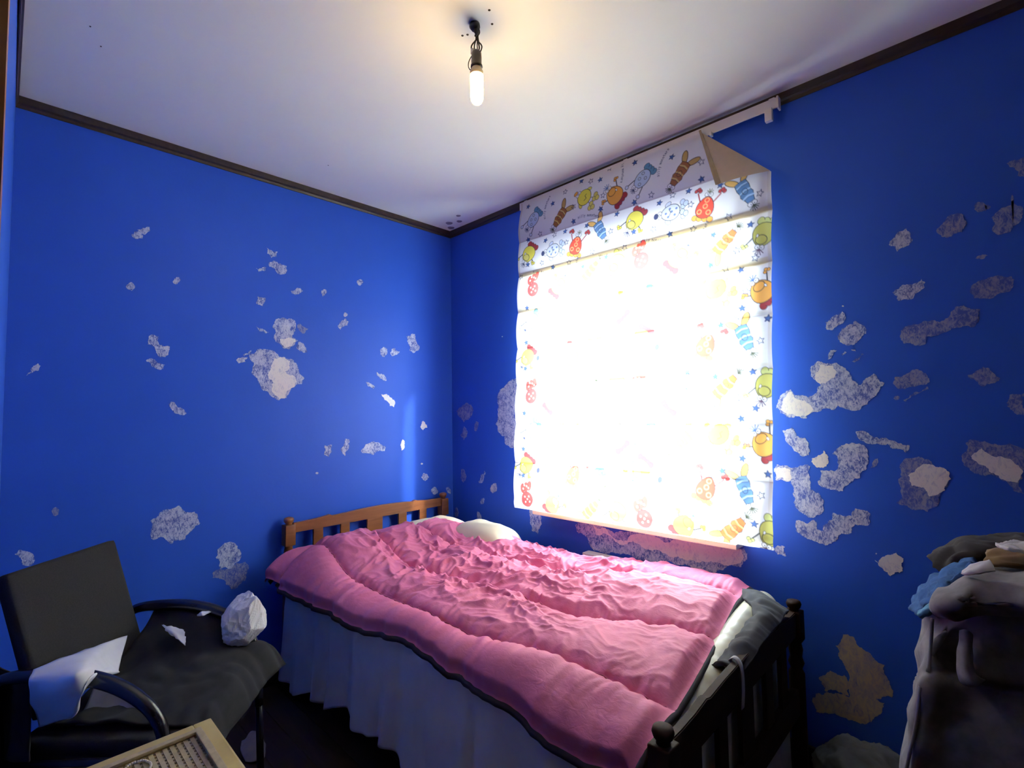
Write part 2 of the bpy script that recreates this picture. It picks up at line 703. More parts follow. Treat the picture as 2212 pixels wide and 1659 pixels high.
A_, B_ = wall_left, wall_right
S, FN, TK, TN = M_SCRAPE, M_FAINT, M_THICK, M_TAN
PATCHES = [
    (A_, Z5, [(125, 215), (150, 182), (185, 182), (212, 212), (210, 240), (165, 246)], S),
    (A_, Z5, [(172, 172), (215, 155), (235, 160), (248, 148), (268, 150), (276, 180), (255, 188), (235, 210), (205, 200)], S),
    (A_, Z5, ell(120, 622, 72, 70), S), (A_, Z5, ell(483, 578, 52, 68, 20), S),
    (A_, Z5, [(1200, 312), (1288, 345), (1282, 385), (1240, 396), (1205, 360)], S),
    (A_, Z5, [(1222, 430), (1260, 415), (1310, 440), (1360, 460), (1350, 520), (1290, 520), (1270, 480), (1225, 465)], S),
    (A_, Z5, [(1115, 478), (1200, 470), (1185, 500), (1140, 506)], S),
    (A_, Z5, [(1130, 700), (1188, 712), (1175, 782), (1118, 760)], S),
    (A_, Z5, [(1395, 655), (1430, 650), (1445, 632), (1490, 655), (1450, 685), (1405, 680)], S),
    (A_, Z5, ell(1658, 668, 40, 60, 20), S),
    (A_, Z5, [(255, 1085), (270, 1015), (340, 1020), (345, 1085), (430, 1100), (420, 1165), (360, 1185), (320, 1150), (310, 1105)], S),
    (A_, Z5, [(240, 1215), (280, 1192), (395, 1245), (380, 1280), (320, 1275)], S),
    (A_, Z5, [(1117, 940), (1165, 958), (1220, 988), (1200, 996), (1140, 975)], S),
    (A_, Z5, [(1250, 950), (1265, 900), (1330, 870), (1400, 880), (1435, 920), (1430, 980), (1405, 1030), (1450, 1055), (1410, 1100), (1340, 1118), (1310, 1085), (1270, 1060), (1260, 1010), (1275, 990)], S),
    (A_, Z5, [(1310, 1040), (1400, 1035), (1440, 1056), (1400, 1098), (1345, 1110), (1320, 1080)], TK, 1),
    (A_, Z5, [(1440, 1105), (1460, 1055), (1490, 1075), (1525, 1145), (1470, 1140)], S),
    (A_, Z5, [(1445, 930), (1470, 920), (1500, 945), (1535, 960), (1500, 1000), (1460, 970)], FN),
    (A_, Z5, [(1065, 1165), (1180, 1120), (1240, 1130), (1300, 1180), (1370, 1200), (1440, 1235), (1460, 1300), (1500, 1350), (1480, 1400), (1400, 1430), (1360, 1510), (1300, 1530), (1230, 1490), (1160, 1440), (1130, 1360), (1080, 1310), (1100, 1240)], S),
    (A_, Z5, [(1260, 1195), (1300, 1190), (1390, 1215), (1385, 1260), (1350, 1300), (1440, 1380), (1390, 1440), (1350, 1508), (1300, 1522), (1270, 1490), (1245, 1430), (1255, 1390), (1212, 1335), (1235, 1260)], TK, 1),
    (A_, Z5, [(960, 1210), (1010, 1185), (1050, 1190), (1030, 1225), (980, 1235)], S),
    (A_, Z5, [(1015, 1165), (1080, 1130), (1070, 1155), (1025, 1180)], S),
    (A_, Z5, [(418, 1560), (455, 1540), (540, 1600), (565, 1635), (510, 1645), (450, 1610)], S),
    (A_, Z6, ell(218, 138, 40, 42), S), (A_, Z6, ell(130, 337, 26, 26), S),
    (A_, Z6, [(82, 405), (105, 375), (130, 360), (150, 380), (140, 405), (115, 410), (100, 428)], S),
    (A_, Z6, ell(362, 562, 44, 58), S), (A_, Z6, [(402, 570), (412, 545), (430, 537), (458, 560), (435, 580), (415, 590)], S),
    (A_, Z6, [(500, 470), (525, 470), (535, 452), (552, 455), (560, 500), (582, 535), (575, 552), (540, 570), (520, 555), (510, 510)], S),
    (A_, Z6, [(318, 685), (345, 695), (375, 715), (378, 738), (340, 725)], S),
    (A_, Z6, [(255, 745), (285, 755), (308, 770), (300, 787), (265, 770)], S),
    (A_, Z6, [(347, 820), (370, 820), (405, 840), (432, 875), (425, 898), (400, 892), (365, 850)], TK),
    (A_, Z6, [(5, 1130), (48, 1125), (45, 1165), (30, 1200), (2, 1190)], S),
    (A_, Z6, [(130, 1090), (152, 1095), (150, 1150), (128, 1195), (102, 1160), (120, 1130)], S),
    (A_, Z6, [(222, 1165), (250, 1128), (320, 1112), (375, 1138), (368, 1165), (300, 1188), (240, 1178)], S),
    (A_, Z6, ell(478, 1130, 22, 70, 5), TK), (A_, Z6, [(585, 1015), (598, 983), (628, 1022), (600, 1038)], TK),
    (A_, Z6, ell(594, 1242, 13, 12), TK), (A_, Z6, [(590, 1325), (605, 1297), (640, 1322), (615, 1347)], S),
    (A_, Z6, ell(670, 1405, 40, 46), S), (A_, Z6, ell(757, 1403, 26, 46, -20), S),
    (A_, L3, ell(470, 1125, 60, 70), FN),
    (A_, PX, [(57, 812), (72, 790), (82, 785), (88, 790), (84, 800)], S),
    (A_, L3, [(125, 1490), (160, 1455), (230, 1465), (290, 1505), (288, 1560), (260, 1592), (190, 1570)], S),
    (A_, PX, [(325, 1125), (345, 1107), (365, 1100), (385, 1092), (420, 1105), (433, 1130), (415, 1145), (400, 1165), (370, 1175), (350, 1160), (330, 1166), (326, 1145)], S),
    (A_, C1, [(1462, 235), (1470, 180), (1520, 135), (1550, 128), (1600, 145), (1632, 190), (1625, 245), (1600, 265), (1560, 310), (1490, 310)], S),
    (A_, C1, [(1440, 340), (1490, 310), (1560, 310), (1605, 268), (1660, 262), (1684, 310), (1660, 390), (1590, 450), (1530, 415), (1440, 372)], FN),
    (A_, PX, ell(685, 1022, 7, 6), S),
    # window wall, left of the blind
    (B_, Z6, [(805, 920), (840, 890), (865, 870), (908, 920), (880, 970), (850, 990), (825, 960)], FN),
    (B_, Z6, ell(925, 1013, 25, 62, 12), FN), (B_, Z6, [(850, 1015), (872, 1050), (850, 1098), (830, 1070)], FN),
    (B_, Z6, [(1055, 850), (1070, 790), (1110, 755), (1230, 738), (1230, 1150), (1130, 1145), (1100, 1120), (1100, 1070), (1060, 1050), (1042, 1000), (1058, 930)], S),
    (B_, Z6, ell(845, 1310, 32, 84), FN), (B_, Z6, [(975, 1285), (981, 1300), (955, 1360), (937, 1350)], S),
    (B_, Z6, ell(1030, 1390, 48, 70, 20), S), (B_, Z6, ell(960, 1470, 22, 42, 20), S),
    (B_, Z6, ell(943, 1562, 26, 62, -12), S), (B_, Z6, ell(805, 1540, 22, 60), FN), (B_, Z6, ell(1083, 470, 7, 7), TK),
    (B_, C6, [(140, 1225), (210, 1250), (215, 1330), (190, 1395), (150, 1370), (138, 1300)], S),
    # under the sill
    (B_, C6, [(440, 1335), (480, 1310), (560, 1300), (850, 1370), (1110, 1420), (1400, 1470), (1560, 1490), (1580, 1560), (1540, 1612), (1480, 1600), (1400, 1632), (1300, 1650), (1150, 1600), (1000, 1590), (850, 1570), (700, 1520), (560, 1500), (520, 1420), (460, 1390)], S),
    (B_, C6, [(560, 1330), (850, 1390), (1110, 1430), (1400, 1480), (1545, 1500), (1540, 1580), (1440, 1600), (1280, 1570), (1120, 1540), (960, 1500), (820, 1440), (700, 1440), (580, 1400)], TK, 1),
    (B_, C6, [(1740, 1490), (1780, 1470), (1830, 1480), (1840, 1540), (1780, 1530)], S),
    # right of the blind
    (B_, PX, [(1928, 632), (1950, 615), (1990, 603), (1999, 610), (1985, 630), (1960, 648), (1940, 650)], S),
    (B_, Z7, [(327, 205), (380, 165), (425, 140), (440, 165), (430, 210), (370, 250), (335, 245)], S),
    (B_, Z7, ell(430, 110, 12, 10), S),
    (B_, Z7, [(398, 285), (425, 240), (490, 215), (500, 195), (560, 230), (565, 270), (520, 310), (460, 340), (415, 320)], S),
    (B_, Z7, [(765, 300), (775, 245), (870, 215), (900, 195), (1040, 175), (1080, 115), (1130, 105), (1225, 130), (1220, 190), (1190, 230), (1100, 235), (1060, 240), (980, 280), (910, 290), (910, 325), (850, 340), (780, 325)], FN),
    (B_, Z7, [(345, 400), (360, 365), (395, 365), (370, 395), (345, 420)], S),
    (B_, Z7, [(420, 388), (440, 372), (452, 376), (430, 398)], S), (B_, Z7, [(478, 360), (500, 362), (508, 372), (480, 366)], S),
    (B_, Z7, [(482, 430), (540, 384), (551, 388), (495, 436)], FN),
    (B_, Z7, [(245, 510), (280, 430), (350, 440), (430, 460), (470, 495), (485, 540), (520, 570), (560, 530), (610, 500), (630, 530), (670, 555), (630, 610), (570, 680), (490, 715), (430, 698), (398, 682), (375, 715), (290, 720), (220, 760), (120, 755), (70, 730), (45, 700), (65, 640), (130, 590), (165, 625), (230, 640), (280, 610), (300, 570), (260, 530)], S),
    (B_, Z7, [(290, 445), (370, 455), (390, 500), (350, 540), (300, 560), (265, 520)], TK, 1),
    (B_, Z7, [(85, 650), (130, 605), (165, 650), (240, 680), (260, 710), (190, 745), (110, 740), (70, 705)], TK, 1),
    (B_, Z7, [(720, 560), (730, 520), (800, 500), (870, 480), (930, 550), (850, 575), (790, 590), (740, 580)], FN),
    (B_, Z7, [(780, 655), (840, 610), (915, 575), (925, 590), (850, 625), (795, 662)], FN),
    (B_, Z7, ell(742, 642, 34, 24), FN),
    (B_, Z7, [(1150, 510), (1240, 460), (1340, 530), (1240, 575)], FN),
    (B_, Z7, [(1375, 670), (1400, 620), (1490, 610), (1490, 745), (1400, 710)], FN),
    (B_, Z7, [(80, 830), (135, 810), (160, 860), (210, 870), (235, 970), (180, 970), (130, 920), (100, 890)], S),
    (B_, Z7, [(505, 835), (540, 830), (680, 870), (815, 915), (795, 960), (720, 935), (690, 905), (560, 900), (510, 865)], S),
    (B_, Z7, [(250, 990), (320, 945), (345, 1020), (315, 1045), (260, 1025)], TK),
    (B_, Z7, [(370, 965), (385, 945), (398, 975)], S),
    (B_, Z7, [(590, 1045), (605, 1005), (635, 990), (615, 1040)], FN),
    (B_, Z7, [(415, 920), (560, 925), (580, 980), (570, 1050), (530, 1100), (430, 1180), (340, 1165), (285, 1125), (300, 1060), (380, 1065), (400, 990)], S),
    (B_, Z7, [(30, 1060), (50, 1025), (130, 1045), (240, 1035), (240, 1120), (240, 1170), (320, 1235), (320, 1280), (270, 1330), (200, 1310), (155, 1270), (150, 1180), (130, 1120), (40, 1115)], S),
    (B_, Z7, [(32, 1050), (60, 1040), (128, 1055), (125, 1118), (45, 1112)], TK, 1),
    (B_, Z7, [(155, 1370), (160, 1350), (260, 1345), (280, 1400), (320, 1410), (330, 1370), (370, 1305), (480, 1325), (500, 1280), (590, 1310), (570, 1380), (500, 1370), (480, 1420), (420, 1425), (370, 1475), (330, 1495), (250, 1460), (200, 1440), (165, 1415)], S),
    (B_, Z7, [(740, 1250), (750, 1130), (810, 990), (930, 1000), (945, 1040), (1045, 1070), (1040, 1120), (980, 1220), (920, 1300), (820, 1280)], FN),
    (B_, Z7, [(805, 1090), (860, 1045), (1010, 1045), (1045, 1070), (1030, 1140), (990, 1190), (930, 1210), (900, 1160), (830, 1150)], TK, 1),
    (B_, Z7, [(1115, 980), (1140, 900), (1250, 890), (1400, 905), (1490, 945), (1490, 1200), (1420, 1180), (1370, 1120), (1180, 1070), (1130, 1030)], FN),
    (B_, Z7, [(1175, 985), (1230, 930), (1350, 980), (1470, 1060), (1440, 1130), (1330, 1090), (1240, 1030)], TK, 1),
    (B_, C4, [(620, 285), (640, 235), (690, 215), (740, 200), (790, 240), (775, 290), (785, 325), (700, 360), (655, 320)], TK),
    (B_, C4, [(595, 250), (612, 262), (622, 275), (605, 262)], TK), (B_, C4, ell(605, 207, 10, 10), TK),
    (B_, Z8, [(1230, 915), (1340, 860), (1340, 990), (1290, 985)], FN),
    (B_, Z8, [(570, 1370), (600, 1330), (670, 1280), (692, 1310), (685, 1370), (615, 1408)], S),
    (B_, Z8, [(840, 1280), (975, 1195), (1010, 1250), (980, 1300), (900, 1332), (865, 1325)], FN),
    (B_, Z8, ell(1085, 1160, 70, 60), FN), (B_, Z8, ell(1122, 1160, 34, 26), FN),
    (B_, Z8, [(1145, 1220), (1200, 1165), (1250, 1150), (1260, 1090), (1275, 1140), (1320, 1160), (1310, 1240), (1250, 1300), (1180, 1315), (1150, 1280)], FN),
    (B_, Z8, [(1055, 1448), (1095, 1425), (1125, 1430), (1100, 1450)], FN),
    (B_, PX, [(2098, 620), (2110, 610), (2185, 597), (2189, 612), (2180, 630), (2140, 645), (2105, 645)], FN),
    (B_, C4, [(330, 830), (380, 755), (450, 770), (480, 830), (560, 880), (600, 930), (660, 960), (680, 1050), (710, 1180), (600, 1190), (660, 1220), (640, 1290), (580, 1330), (400, 1320), (200, 1280), (170, 1200), (260, 1150), (420, 1180), (420, 1020), (360, 920)], TN),
    (B_, C4, [(215, 1050), (290, 1000), (390, 1030), (420, 1100), (420, 1175), (330, 1130), (260, 1140)], TN),
]
for p in PATCHES:
    patch(*p)

# ------------------------------------------------------------------ roman blind: fabric print
NU, NV = 560, 730
BW, BH = 1.305, 1.675
CELL = BW / NU
canvas = np.empty((NV + 1, NU + 1, 3))
canvas[:] = (.80, .775, .77)
# unit square from the four corners of the blind in the photograph
_src = np.array([(1125, 440), (1667, 225), (1672, 1190), (1113, 1095)], float)
_dst = np.array([(0, 0), (1, 0), (1, 1), (0, 1)], float)
_A = []
for (x, y), (u, v) in zip(_src, _dst):
    _A += [[x, y, 1, 0, 0, 0, -u * x, -u * y], [0, 0, 0, x, y, 1, -v * x, -v * y]]
_h = np.linalg.solve(np.array(_A), _dst.reshape(-1))
_Hm = np.append(_h, 1).reshape(3, 3)


def uv(px, py):
    r = _Hm @ np.array([px, py, 1.0])
    return r[0] / r[2] * BW, r[1] / r[2] * BH      # metres along the cloth


def blend(bb, alpha, col):
    y0, y1, x0, x1 = bb
    a = alpha[..., None]
    canvas[y0:y1, x0:x1] = canvas[y0:y1, x0:x1] * (1 - a) + np.array(col) * a


def region(P, pad):
    P = np.asarray(P)
    x0 = max(0, int((P[:, 0].min() - pad) / CELL))
    x1 = min(NU + 1, int((P[:, 0].max() + pad) / CELL) + 2)
    y0 = max(0, int((P[:, 1].min() - pad) / CELL))
    y1 = min(NV + 1, int((P[:, 1].max() + pad) / CELL) + 2)
    if x1 <= x0 or y1 <= y0:
        return None
    X, Y = np.meshgrid(np.arange(x0, x1) * CELL, np.arange(y0, y1) * CELL)
    return (y0, y1, x0, x1), X, Y


def seg_dist(X, Y, a, b2):
    d = np.array(b2) - np.array(a)
    t = np.clip(((X - a[0]) * d[0] + (Y - a[1]) * d[1]) / (d @ d + 1e-12), 0, 1)
    return np.hypot(X - a[0] - t * d[0], Y - a[1] - t * d[1])


def draw_poly(P, fill=None, line=.0032, lc=(.025, .02, .03)):
    P = np.asarray(P, float)
    rg = region(P, .006)
    if rg is None:
        return
    bb, X, Y = rg
    D = np.full(X.shape, 9.)
    ins = np.zeros(X.shape, bool)
    n = len(P)
    for i in range(n):
        a, b2 = P[i], P[(i + 1) % n]
        D = np.minimum(D, seg_dist(X, Y, a, b2))
        c = (a[1] > Y) != (b2[1] > Y)
        with np.errstate(divide='ignore', invalid='ignore'):
            xi = (b2[0] - a[0]) * (Y - a[1]) / (b2[1] - a[1] + 1e-15) + a[0]
        ins ^= c & (X < xi)
    sd = np.where(ins, -D, D)
    if fill is not None:
        blend(bb, np.clip(.5 - sd / CELL, 0, 1), fill)
    if line:
        blend(bb, np.clip((line / 2 - D) / CELL + .5, 0, 1), lc)


def draw_line(P, w=.0024, c=(.035, .03, .04)):
    P = np.asarray(P, float)
    rg = region(P, .006)
    if rg is None:
        return
    bb, X, Y = rg
    D = np.full(X.shape, 9.)
    for a, b2 in zip(P, P[1:]):
        D = np.minimum(D, seg_dist(X, Y, a, b2))
    blend(bb, np.clip((w / 2 - D) / CELL + .5, 0, 1), c)


class Pen:
    """local frame: +y towards the head of the little creature, 1 unit = its height"""
    def __init__(s, px, py, ang, size=.150):
        s.o = np.array(uv(px, py))
        a = math.radians(ang)
        s.k = size
        s.up = np.array([math.sin(a), -math.cos(a)])
        s.rt = np.array([math.cos(a), math.sin(a)])

    def t(s, pts):
        return [s.o + s.k * (x * s.rt + y * s.up) for x, y in pts]

    def e(s, cx, cy, rx, ry, rot=0, fill=None, line=.0030, lc=(.025, .02, .03), n=22, taper=0):
        r = math.radians(rot)
        P = []
        for i in range(n):
            t = 2 * math.pi * i / n
            x, y = rx * math.cos(t) * (1 - taper * math.sin(t)), ry * math.sin(t)
            P.append((cx + x * math.cos(r) - y * math.sin(r), cy + x * math.sin(r) + y * math.cos(r)))
        draw_poly(s.t(P), fill, line, lc)

    def p(s, pts, fill=None, line=.0024):
        draw_poly(s.t(pts), fill, line)

    def l(s, pts, w=.0024, c=(.035, .03, .04)):
        draw_line(s.t(pts), w, c)


WHITE = (.82, .80, .80)
YEL, YEL2, ORG, RED, DRED = (.80, .68, .08), (.72, .62, .14), (.80, .36, .06), (.72, .05, .04), (.36, .03, .04)
LBL, DBL, NAVY, BRN, OLV = (.32, .50, .78), (.05, .12, .36), (.03, .04, .13), (.30, .13, .04), (.50, .46, .10)


def eyes(g, y, r=.062):
    for sx in (-1, 1):
        g.e(sx * r * .95, y, r, r, 0, WHITE, .002)
        g.e(sx * r * .7, y + .01, r * .25, r * .25, 0, NAVY, 0)


def tuft(g, y, c=NAVY, n=5, L=.12):
    for i in range(n):
        a = math.radians(-60 + 120 * i / (n - 1))
        g.l([(0, y), (math.sin(a) * L, y + math.cos(a) * L)], .0034, c)


def bug(g, c1, c2, wing):
    for sx in (-1, 1):
        g.e(sx * .17, -.46, .085, .20, sx * 38, wing)
    g.p([(-.15, -.34), (0, -.37), (.15, -.34), (.17, -.15), (.14, .0), (.17, .08), (.12, .2), (.09, .32), (-.09, .32), (-.12, .2), (-.17, .08), (-.14, 0), (-.17, -.15)], c1)
    for y in (-.22, -.02, .17):
        g.l([(-.13, y), (0, y - .03), (.13, y)], .0065, c2)
        g.l([(-.13, y + .035), (0, y + .005), (.13, y + .035)], .0016)
    g.e(0, -.02, .07, .09, 0, None, .002)
    eyes(g, .38)
    tuft(g, .43, (.05, .06, .03), 6, .14)


def chick(g, c=YEL, foot=YEL2, hair=ORG):
    for sx in (-1, 1):
        g.l([(sx * .05, -.2), (sx * .12, -.36)], .003)
        for dx, dy in ((-.07, 0), (.07, .02), (0, -.09)):
            g.e(sx * .16 + dx, -.42 + dy, .085, .075, 0, foot, .002)
    for sx in (-1, 1):
        g.e(sx * .3, -.02, .07, .10, sx * 40, foot, .002)
    g.e(0, 0, .28, .27, 0, c)
    g.l([(-.1, -.06), (0, -.1), (.05, .0), (.12, -.02)], .003)
    eyes(g, .30)
    g.e(-.02, .42, .09, .06, 0, hair, .002)


def roundy(g, c=ORG, foot=DRED, nose=None, hair=DBL, arm=ORG):
    nose = nose or c
    for dx in (-.2, -.07, .07, .2):
        g.e(dx, -.36, .09, .10, 0, foot, .002)
    g.p([(-.22, -.38), (.22, -.38), (.18, -.25), (-.18, -.25)], foot, 0)
    for sx, hy in ((-1, .12), (1, .30)):
        g.l([(sx * .22, .05), (sx * .36, hy)], .0052)
        for dx, dy in ((-.05, .03), (.05, .03), (0, .08)):
            g.e(sx * .38 + dx, hy + dy, .045, .045, 0, arm, .002)
    g.e(0, -.02, .29, .31, 0, c, taper=.18)
    g.e(.02, .12, .15, .12, 0, nose)
    g.e(.15, .03, .03, .045, 0, WHITE, .0018)
    eyes(g, .31)
    tuft(g, .36, hair, 5, .15)


def spotty(g):
    for sx in (-1, 1):
        for dx, dy in ((-.06, 0), (.07, .02), (0, -.08)):
            g.e(sx * .15 + dx, -.40 + dy, .085, .075, 0, (.55, .62, .78), .002)
    for sx in (-1, 1):
        g.e(sx * .27, .06, .07, .10, sx * 40, (.62, .66, .80), .002)
    g.e(0, -.02, .24, .29, 0, (.66, .69, .82), taper=.12)
    for x, y in ((-.1, -.15), (.08, -.2), (.12, 0), (-.12, .05), (0, .12), (.02, -.06)):
        g.e(x, y, .036, .036, 0, (.16, .22, .48), 0)
    g.l([(-.1, .02), (0, -.03), (.1, .02)], .0026)
    eyes(g, .31)
    g.e(0, .43, .09, .07, 0, NAVY, .001)


def blob(g):
    """pale blue creature with a dark blue tail of feet"""
    for dx in (-.18, -.06, .06, .18):
        g.e(dx, -.38, .085, .10, 0, (.12, .27, .42), .002)
    g.p([(-.2, -.38), (.2, -.38), (.17, -.22), (-.17, -.22)], (.12, .27, .42), 0)
    for sx in (-1, 1):
        g.l([(sx * .2, .15), (sx * .27, .40)], .0045)
        g.e(sx * .27, .44, .06, .06, 0, (.62, .66, .76), .0024)
    g.e(0, -.02, .23, .31, 0, (.52, .60, .74), taper=.1)
    for x, y in ((-.08, -.1), (.08, .02), (-.05, .14), (.1, -.16)):
        g.e(x, y, .045, .045, 0, None, .002)
    eyes(g, .31)
    tuft(g, .36, NAVY, 5, .12)


def crab(g):
    for dx in (-.22, -.08, .08, .22):
        g.e(dx, -.36, .09, .08, 0, ORG, .002)
    for sx in (-1, 1):
        g.l([(sx * .16, .05), (sx * .33, .33)], .0055, DRED)
        for dx, dy in ((-.06, .02), (.06, .02), (0, .07)):
            g.e(sx * .35 + dx, .38 + dy, .055, .055, 0, (.55, .05, .05), .002)
    g.e(0, -.05, .25, .30, 0, (.80, .06, .03), taper=.2)
    for x, y in ((0, -.02), (-.13, -.18), (.13, -.18), (0, .15)):
        g.e(x, y, .06, .06, 0, None, .004, (.82, .40, .15))
    eyes(g, .31)
    tuft(g, .37, (.15, .16, .08), 4, .10)


def polka(g):
    for dx in (-.14, .0, .14):
        g.e(dx * 1.1 - .1, -.36, .10, .17, -25 + dx * 60, (.78, .06, .05), .002)
    g.e(0, .05, .25, .26, 0, (.80, .05, .05))
    for x, y in ((-.1, -.02), (.08, -.06), (.1, .12), (-.08, .16), (0, .05), (-.14, -.38), (-.05, -.44), (.04, -.34), (-.2, -.3)):
        g.e(x, y, .034, .034, 0, (.85, .60, .55), 0)
    eyes(g, .36, .055)


def draw_star(px, py, filled, r=.0145, rot=None):
    o = np.array(uv(px, py))
    if not (-.01 < o[0] < BW + .01 and -.01 < o[1] < BH + .01):
        return
    rot = random.uniform(-.4, .4) if rot is None else rot
    P = [o + (r if i % 2 == 0 else r * .46) * np.array([math.sin(rot + i * math.pi / 5), -math.cos(rot + i * math.pi / 5)]) for i in range(10)]
    draw_poly(P, DBL if filled else None, .0026, NAVY)


FONT = {'s': [[(.8, .85), (.3, 1), (.1, .75), (.7, .4), (.6, .05), (.05, .1)]], 'i': [[(.4, 0), (.4, .9)], [(.4, 1.25), (.42, 1.3)]],
        'l': [[(.4, 0), (.4, 1.6)]], 'y': [[(.1, 1), (.4, .3)], [(.8, 1), (.2, -.5)]],
        'm': [[(0, 0), (0, 1), (.3, .9), (.4, 0)], [(.4, .8), (.7, .95), (.85, 0)]], 'o': [[(.4, 1), (.1, .7), (.1, .2), (.45, 0), (.75, .3), (.75, .8), (.4, 1)]],
        'n': [[(.05, 0), (.05, 1)], [(.05, .7), (.45, 1), (.7, .7), (.75, 0)]], 't': [[(.4, 1.5), (.4, .1), (.7, 0)], [(.1, 1), (.75, 1)]],
        'e': [[(.1, .5), (.75, .55), (.6, .95), (.2, .9), (.1, .3), (.4, 0), (.75, .15)]], 'r': [[(.1, 0), (.1, 1)], [(.1, .6), (.4, .95), (.7, .9)]]}


def draw_words(px, py, ang, size=.0105):
    o = np.array(uv(px, py))
    a0 = math.radians(ang)
    x = -.5
    txt = 'silly monsters'
    for i, ch in enumerate(txt):
        s = (i - (len(txt) - 1) / 2) * size * .86
        a = a0 + s * 5.5
        base = o + np.array([math.cos(a0), math.sin(a0)]) * s + np.array([-math.sin(a0), math.cos(a0)]) * (s * s * 2.6)
        if ch == ' ':
            continue
        for st in FONT[ch]:
            draw_line([base + size * .78 * (np.array([math.cos(a), math.sin(a)]) * u + np.array([math.sin(a), -math.cos(a)]) * v) for u, v in st], .0020, NAVY)


# rod pockets: stitched tapes across the back of the cloth
FOLDS = [.137, .252, .372, .492, .612, .735, .858]
for i, t in enumerate(FOLDS):
    vv = t * BH
    for w, c in (((.012, (.66, .60, .47)) if i in (1, 2) else (.006, (.70, .66, .57)) if i else (.003, (.74, .70, .66))),):
        draw_poly([(0, vv - w), (BW, vv - w), (BW, vv + w), (0, vv + w)], c, 0)
# hems along the sides
draw_poly([(0, 0), (.012, 0), (.012, BH), (0, BH)], (.66, .60, .56), 0)
draw_poly([(BW - .014, 0), (BW, 0), (BW, BH), (BW - .014, BH)], (.66, .60, .56), 0)
draw_poly([(0, BH - .040), (BW, BH - .040), (BW, BH), (0, BH)], (.70, .66, .60), .0016, (.5, .45, .4))

BLUEBUG = lambda g: bug(g, (.10, .22, .44), (.40, .58, .80), (.80, .46, .12))
ORBUG = lambda g: bug(g, (.80, .20, .05), (.86, .62, .20), (.82, .74, .12))
SHADEBUG = lambda g: bug(g, (.34, .13, .05), (.60, .42, .16), (.56, .36, .12))  # orange bug with the shade on the cloth put into its colours
GREEN = lambda g: roundy(g, OLV, (.55, .58, .20), OLV, (.10, .04, .10), (.60, .60, .20))
YELC = lambda g: roundy(g, YEL, DRED, YEL2, NAVY, YEL)
FIGS = [
    (blob, 1154, 479, 225), (SHADEBUG, 1211, 474, 225), (chick, 1266, 429, -55), (roundy, 1330, 424, -42), (blob, 1390, 392, 228), (SHADEBUG, 1470, 382, 222),
    (BLUEBUG, 1301, 504, 152), (YELC, 1373, 485, 215), (spotty, 1451, 468, -90), (crab, 1528, 454, 18), (BLUEBUG, 1613, 426, 155),
    (YELC, 1144, 555, 215), (spotty, 1196, 547, -90), (crab, 1248, 533, 18),
    (polka, 1154, 629, 160), (YELC, 1211, 623, 42), (ORBUG, 1280, 591, 45), (GREEN, 1334, 579, 205), (polka, 1388, 570, 150), (YELC, 1471, 566, 45), (ORBUG, 1571, 534, 45), (GREEN, 1652, 523, 200),
    (blob, 1151, 704, 225), (SHADEBUG, 1207, 712, 225), (chick, 1266, 690, -50), (roundy, 1337, 680, -40), (blob, 1395, 660, 225), (ORBUG, 1466, 676, 225), (chick, 1550, 640, -50), (roundy, 1647, 645, -35),
    (YELC, 1141, 783, 215), (spotty, 1185, 781, -90), (crab, 1243, 781, 18), (BLUEBUG, 1301, 770, 152), (YELC, 1386, 748, 215), (spotty, 1455, 762, -90), (crab, 1531, 759, 20), (BLUEBUG, 1613, 749, 158),
    (polka, 1149, 863, 160), (YELC, 1198, 877, 42), (ORBUG, 1272, 856, 45), (GREEN, 1334, 845, 205), (polka, 1388, 861, 150), (YELC, 1468, 878, 45), (ORBUG, 1572, 852, 45), (GREEN, 1659, 856, 200),
    (blob, 1149, 941, 225), (SHADEBUG, 1204, 959, 225), (chick, 1266, 950, -50), (roundy, 1337, 960, -40), (blob, 1395, 955, 225), (ORBUG, 1474, 975, 225), (chick, 1556, 957, -50), (roundy, 1652, 977, -35),
    (YELC, 1137, 1017, 215), (spotty, 1185, 1029, -90), (crab, 1243, 1035, 18), (BLUEBUG, 1301, 1035, 152), (YELC, 1386, 1031, 215), (spotty, 1461, 1055, -90), (crab, 1531, 1068, 20), (BLUEBUG, 1613, 1078, 158),
    (polka, 1141, 1085, 160), (YELC, 1198, 1099, 42), (ORBUG, 1282, 1112, 45), (GREEN, 1338, 1121, 205), (polka, 1396, 1131, 150), (roundy, 1484, 1149, 42), (ORBUG, 1590, 1157, 45), (GREEN, 1668, 1172, 200),
]
for f, px, py, a in FIGS:
    f(Pen(px, py, a))
K5, K6 = (1100, 260, .27726), (1100, 700, .32546)
STARS5 = 'F148,675 O440,558 F350,655 O515,685 F565,470 O640,475 F715,465 F722,705 F507,800 O785,370 F983,330 F1278,295 F1505,480 O745,597 O1115,598 F1405,572 O1280,603 F983,655 F845,745 F612,835 F440,878 O243,895 O357,905 F152,942 F288,950 O457,970 O805,888 F985,897 O1138,880 F1180,665 O1428,688 F1260,918 O905,1018 O655,1045 F762,1090 O1440,882 O1350,1012 F1603,935 F1885,857 O1715,792 O1960,608 F155,1143 O262,1130 F342,1165 O468,1128 F582,1165 O95,1240 O1785,1068 O1920,1125 F1580,1178 O1690,1208 F1810,1220 F145,1488 F1265,1345 O1855,1395 F1825,1528 F2020,1613 O400,1235 O1515,1432 O1505,1575 O1510,345 F1655,535'
